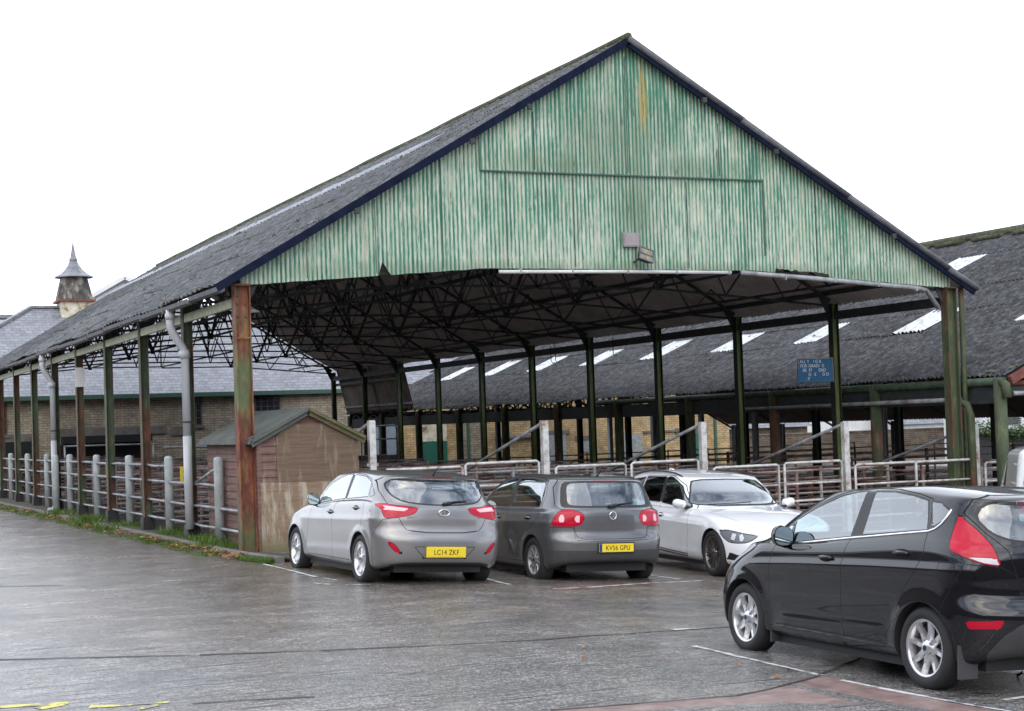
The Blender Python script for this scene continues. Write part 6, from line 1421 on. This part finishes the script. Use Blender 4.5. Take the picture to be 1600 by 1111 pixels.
fie['regions'] += ends(fie, [(.268,1.287),(.20,1.25),(.091,1.194),(-.02,1.12),(-.093,1.063),(-.178,.926),(-.05,.935),(.073,.958),(.31,1.023),(.35,1.06),(.327,1.156)],
    [(-.1,.72),(.41,.74),(.45,.85),(.50,1.04),(.60,1.163),(.665,1.30),(.60,1.40),(.45,1.432),(-.1,1.442)],
    [(-.3,1.10),(.34,1.11),(.45,1.12),(.56,1.165),(.61,1.27),(.56,1.35),(.41,1.395),(-.3,1.41)], [(-.3,1.05),(.45,1.045),(.64,1.055),(.68,1.08),(.62,1.26),(.54,1.37),(.4,1.395),(-.3,1.405)],
    [(2.25,-.3),(2.17,.42),(2.0,.68),(2.4,.71),(2.75,.66),(3.0,.52),(3.14,.2),(3.15,-.3)], [(.95,.93),(.80,.96),(.35,.84),(.05,.76),(-.05,.66),(.15,.64),(.55,.76)],
    ([R_('rear_bumper', 'rq', [(.44,.25),(.44,.605),(.317,.774),(.18,.94),(-.18,.92),(-.33,.85),(-.38,.73),(-1.2,.71),(-1.2,.2)], gap=.003, gapname='rb_gap', over=['body']),
      R_('rearlow', 'rq', [(-.03,.2),(-.03,.30),(-.20,.44),(-.385,.53),(-1.2,.53),(-1.2,.15)], m='bumper_plastic', over=['body','rear_bumper']),
      R_('reflector', 'rq', [(.178,.540),(-.22,.552),(-.16,.487),(.134,.479)], m='lens_red', gap=.003, gapname='rf_gap'), R_('fuel_flap', 'side', None, circ=(-.263,.90,.075), gap=.0025, gapname='ff_gap', over=['body','rear_bumper'])],))
fie['regions'] += [R_('lamp_clear', 'rq', [(.17,.99),(-.115,.985),(-.155,.938),(-.02,.95)], m='lens_clear', over=['tail_lamp'])] + fie['holes']
for s_ in (i30, golf, bmw, fie):
    for r_ in s_['regions']:
        if r_.get('p', 0) is None: del r_['p']
    for a in ('rear_side_window', 'quarter_window'):
        if s_ is bmw:
            for r_ in s_['regions']:
                if r_['n'] == a: r_['m'] = 'car_glass_dark'
CARS = {}
for nm, sp_, lb in (('i30', i30, 'silver grey hatchback with silver alloy wheels parked in front of the timber hut'), ('golf', golf, 'dark grey hatchback with rounded red lamps parked between the silver grey and white cars'),
                    ('bmw', bmw, 'white estate car with dark multi-spoke wheels parked facing out'), ('fie', fie, 'black hatchback with silver alloy wheels in the right foreground')):
    p0, hd, ro, pt = POSE[nm]; CARS[nm] = car('parked_car', sp_, p0, hd, ro, pt, lb)
def hinge_bits(nm, hs, mat_, mir, mmat, msc=1.):
    root, parts, P, bv = CARS[nm]
    for s in (-1, 1):
        for f, z in hs:
            h = handle(root, bv, f, z, s, mat_); pr = parts.get(('front_door' if f > .8 else 'rear_door', s))
            if pr: h.parent = pr
        mirror(root, s, mir[0], mir[1], mir[2], mmat, msc, 1. if nm == 'bmw' else .8, 1. if nm == 'bmw' else 1.12)
    return root, parts, P, bv
r_, pa, P, bv = hinge_bits('i30', [(1.165,.885),(.19,.965)], 'paint_grey', (.80,1.83,.97), 'paint_grey')
number_plate(r_, bv, .44, 'LC14 ZKF', x=0.01)
def tor(cx, cz, rx, rz_, y, r=.008, n=28, mat='chrome', name='badge_ring', root=None):
    mb = MB(); mb.tube([(cx+rx*math.cos(2*math.pi*k/n), y, cz+rz_*math.sin(2*math.pi*k/n)) for k in range(n+1)], r, 6, False); return mb.build(name, MAT[mat], root, True)
yb = backface_f(bv, 0, .93)-.012
b0 = tor(0, .935, .072, .040, yb, root=r_, name='badge')
mb = MB(); mb.bar((-.042, yb, .908), (-.018, yb, .962), .012, .008); mb.bar((.018, yb, .908), (.042, yb, .962), .012, .008); mb.bar((-.034, yb, .928), (.034, yb, .944), .012, .008); mb.build('badge_letter', MAT['chrome'], b0)
def btext(root, bv, s, x, z, size, mat='chrome'): y = backface_f(bv, x+.06, z)-.004; return text_mesh('badge_text', s, size, x, y, z, mat, root, .001)
btext(r_, bv, 'HYUNDAI', -.50, .86, .036); btext(r_, bv, 'i30', .46, .865, .045)
mb = MB(); y = lambda x, z: backface_f(bv, x, z)-.02
mb.tube([(.05,y(.05,1.05),1.055),(.14,y(.14,1.07),1.075),(.36,y(.36,1.09),1.095)], [.016,.012,.006], 6); mb.tube([(.0,y(0,1.045),1.045),(.10,y(.1,1.06),1.062)], .022, 8); mb.build('rear_wiper', MAT['trim_black'], r_, True)
MB().tube([(0,-.28,1.41),(0,-.32,1.44),(0,-.46,1.52)], [.016,.01,.004], 6).build('aerial', MAT['trim_black'], r_, True)
r_, pa, P, bv = hinge_bits('golf', [(1.17,.865),(.155,.885)], 'paint_darkgrey', (.80,1.74,.96), 'paint_darkgrey')
number_plate(r_, bv, .50, 'KV56 GPU', euro=True, x=.015)
yb = backface_f(bv, 0, .92)-.012; b0 = tor(0, .925, .050, .050, yb, .007, root=r_, name='badge')
MB().lathe([(0,0),(.046,0)], (0,0,0), 20, 'x')
mb = MB(); D = lambda a, b: mb.bar((a[0], yb, .925+a[1]), (b[0], yb, .925+b[1]), .009, .008)
D((-.020,.043),(0,.004)); D((.020,.043),(0,.004)); D((-.040,.022),(-.018,-.038)); D((-.018,-.038),(0,-.008)); D((0,-.008),(.018,-.038)); D((.018,-.038),(.040,.022)); mb.build('badge_letter', MAT['chrome'], b0)
btext(r_, bv, 'GOLF', -.50, .715, .040); btext(r_, bv, 'TDI', .44, .735, .036)
y = lambda x, z: backface_f(bv, x, z)-.02
mb = MB(); mb.tube([(.02,y(.02,1.06),1.06),(.12,y(.12,1.075),1.075),(.36,y(.36,1.10),1.105)], [.018,.012,.006], 6); mb.tube([(-.04,y(0,1.05),1.05),(.08,y(.08,1.065),1.065)], .022, 8); mb.build('rear_wiper', MAT['trim_black'], r_, True)
MB().tube([(0,-.22,1.45),(0,-.27,1.485),(0,-.36,1.54)], [.016,.01,.004], 6).build('aerial', MAT['trim_black'], r_, True)
for s in (-1, 1): 
    mb = MB(); pts = []
    for k in range(12):
        f = -.25+1.35*k/11; h = bv.ray_cast(Vector((.56, f, 3)), Vector((0, 0, -1))); 
        if h[0] is not None: pts.append((s*.56, f, h[0].z+.002))
    if len(pts) > 2: mb.tube(pts, .007, 6); mb.build('roof_strip', MAT['trim_black'], r_, True)
r_, pa, P, bv = hinge_bits('bmw', [(1.05,.82),(.05,.85)], 'paint_white', (.83,1.76,.945), 'paint_white', .92)
for s in (-1, 1):
    mb = MB(); pts = []
    for k in range(16):
        f = -.62+1.85*k/15; h = bv.ray_cast(Vector((.60, f, 3)), Vector((0, 0, -1)))
        if h[0] is not None: pts.append((s*.60, f, h[0].z+.028*(1-abs(2*k/15-1)**6)))
    if len(pts) > 2: mb.tube(pts, .012, 6); mb.build('roof_rail', MAT['trim_black'], r_, True)
    ptube(r_, 'sill_stripe', bv, [(.5,.30),(1.2,.265),(1.93,.235)], .009, 'trim_black', s); ptube(r_, 'sill_stripe', bv, [(.5,.335),(1.2,.30),(1.94,.27)], .006, 'trim_black', s)
fin = MB(); fin.prism([(-.55,1.40),(-.30,1.425),(-.40,1.50),(-.50,1.515)], -.018, .018, 'x'); fin.build('roof_fin', MAT['paint_white'], r_)
for s in (-1, 1):
    for (qq, zz) in ((.70, .57), (.58, .575)):
        yy = backface_f(bv, qq, zz, False)
        if yy: MB().lathe([(.0,.0),(.04,.0),(.042,-.01)], (0,0,0), 12, 'x')
b = MB(); b.tube([(.62,2.1,1.0),(.2,2.15,1.015),(-.1,2.13,1.03)], .008, 5); b.build('wiper', MAT['trim_black'], r_, True)
r_, pa, P, bv = hinge_bits('fie', [(1.225,.895),(.245,.985)], 'paint_black', (.79,1.78,.97), 'paint_black', 1.05)
for s in (-1, 1):
    ptube(r_, 'chrome_strip', bv, [(1.74,.985),(1.6,.998),(1.3,1.03),(.985,1.063),(.6,1.10),(.3,1.13),(.013,1.158),(-.05,1.178),(-.09,1.215),(-.115,1.26),(-.14,1.325)], .009, 'chrome', s, .002)
    mb = MB(); mb.box(*sorted((s*.66, s*.83)), -.385, -.37, .12, .36); mb.build('mudflap', MAT['bumper_plastic'], r_); mb = MB(); mb.box(*sorted((s*.66, s*.82)), 2.09, 2.105, .13, .34); mb.build('mudflap', MAT['bumper_plastic'], r_)
text_mesh('badge_text', 'Zetec', .05, -.36, (backface_f(bv, .33, .80) or -.6)-.005, .79, 'chrome', r_, .001)
number_plate(r_, bv, .62, '', x=0)
y = lambda x, z: (backface_f(bv, x, z) or -.5)-.02
mb = MB(); mb.tube([(.0,y(0,1.13),1.13),(.14,y(.14,1.14),1.14),(.33,y(.33,1.15),1.15)], [.018,.012,.006], 6); mb.build('rear_wiper', MAT['trim_black'], r_, True)

# ---- van at the right edge: only its rounded rear corner shows
van = dict(hw=.86, wb=2.7, track=.75, tr=.32, tw=.195, rimr=.2, style='nine', rm='alloy_grey', paint='paint_van', midf=1.2, belt=1.05, cab=None,
  qr=(-.7, .82), qf=(3.2, .82), arches=[(0,.32,.36),(2.7,.32,.36)], res=.06,
  rings=[dict(xr=-.66, xf=3.2, w=.80, Lr=.25, Lf=.4, z=[(-.66,.3),(3.2,.25)]), dict(xr=-.74, xf=3.32, w=.855, Lr=.25, Lf=.5, nr=3, z=[(-.74,.45),(3.32,.45)]), dict(xr=-.73, xf=3.25, w=.86, Lr=.25, Lf=.5, nr=3, z=[(-.73,.8),(3.25,.75)]),
   dict(xr=-.71, xf=2.9, w=.85, Lr=.25, Lf=.6, nr=3, z=[(-.71,1.05),(1.5,1.03),(2.9,.92)]), dict(xr=-.70, xf=2.45, w=.83, Lr=.25, Lf=.5, nr=3, z=[(-.70,1.15),(1.5,1.1),(2.45,1.06)]),
   dict(xr=-.64, xf=1.6, w=.76, Lr=.26, Lf=.45, nr=3, z=[(-.64,1.66),(1.6,1.66)]), dict(xr=-.58, xf=1.4, w=.68, Lr=.3, Lf=.4, nr=3, z=[(-.58,1.77),(1.4,1.74)]), dict(xr=-.45, xf=1.2, w=.5, Lr=.3, Lf=.3, z=[(-.45,1.82),(1.2,1.79)]), dict(xr=-.3, xf=1.0, w=.0, Lr=.2, Lf=.2, z=[(-.3,1.84),(1.0,1.82)])],
  whole=WHOLE, parents=PARENTS, disp=DISP)
van['regions'] = [R_('rear_door', 'rear', [(.01,.35),(.01,1.62),(.55,1.62),(.66,1.5),(.74,1.1),(.76,.35)], gap=.004, gapname='rd_gap', fmax=.1), R_('rear_pane', 'rear', [(.08,1.12),(.08,1.56),(.50,1.56),(.60,1.50),(.66,1.12)], trim=.012, trimname='qw_trim', m='paint_van', fmax=.1),
   R_('tail_lamp', 'rq', [(.12,.7),(.12,1.1),(-.06,1.1),(-.06,.7)], m='lens_red', fmax=.2), R_('front_window', 'side', [(1.2,1.1),(1.15,1.6),(1.6,1.58),(2.0,1.12)], trim=.012, trimname='fw_trim', m='car_glass_dark'), R_('wheel_hole', 'side', None, circ=(0,.32,.35), m='seam'), R_('wheel_hole', 'side', None, circ=(2.7,.32,.35), m='seam')]
for r0 in van['regions']:
    if r0.get('p', 0) is None: del r0['p']
VP_ = (13.05, -4.1, gz(13.05, -4.1))
CARS['van'] = car('parked_van', van, VP_, .62, .0, 0, 'white van with rounded corners behind the black hatchback, cut by the right picture edge', 'van')
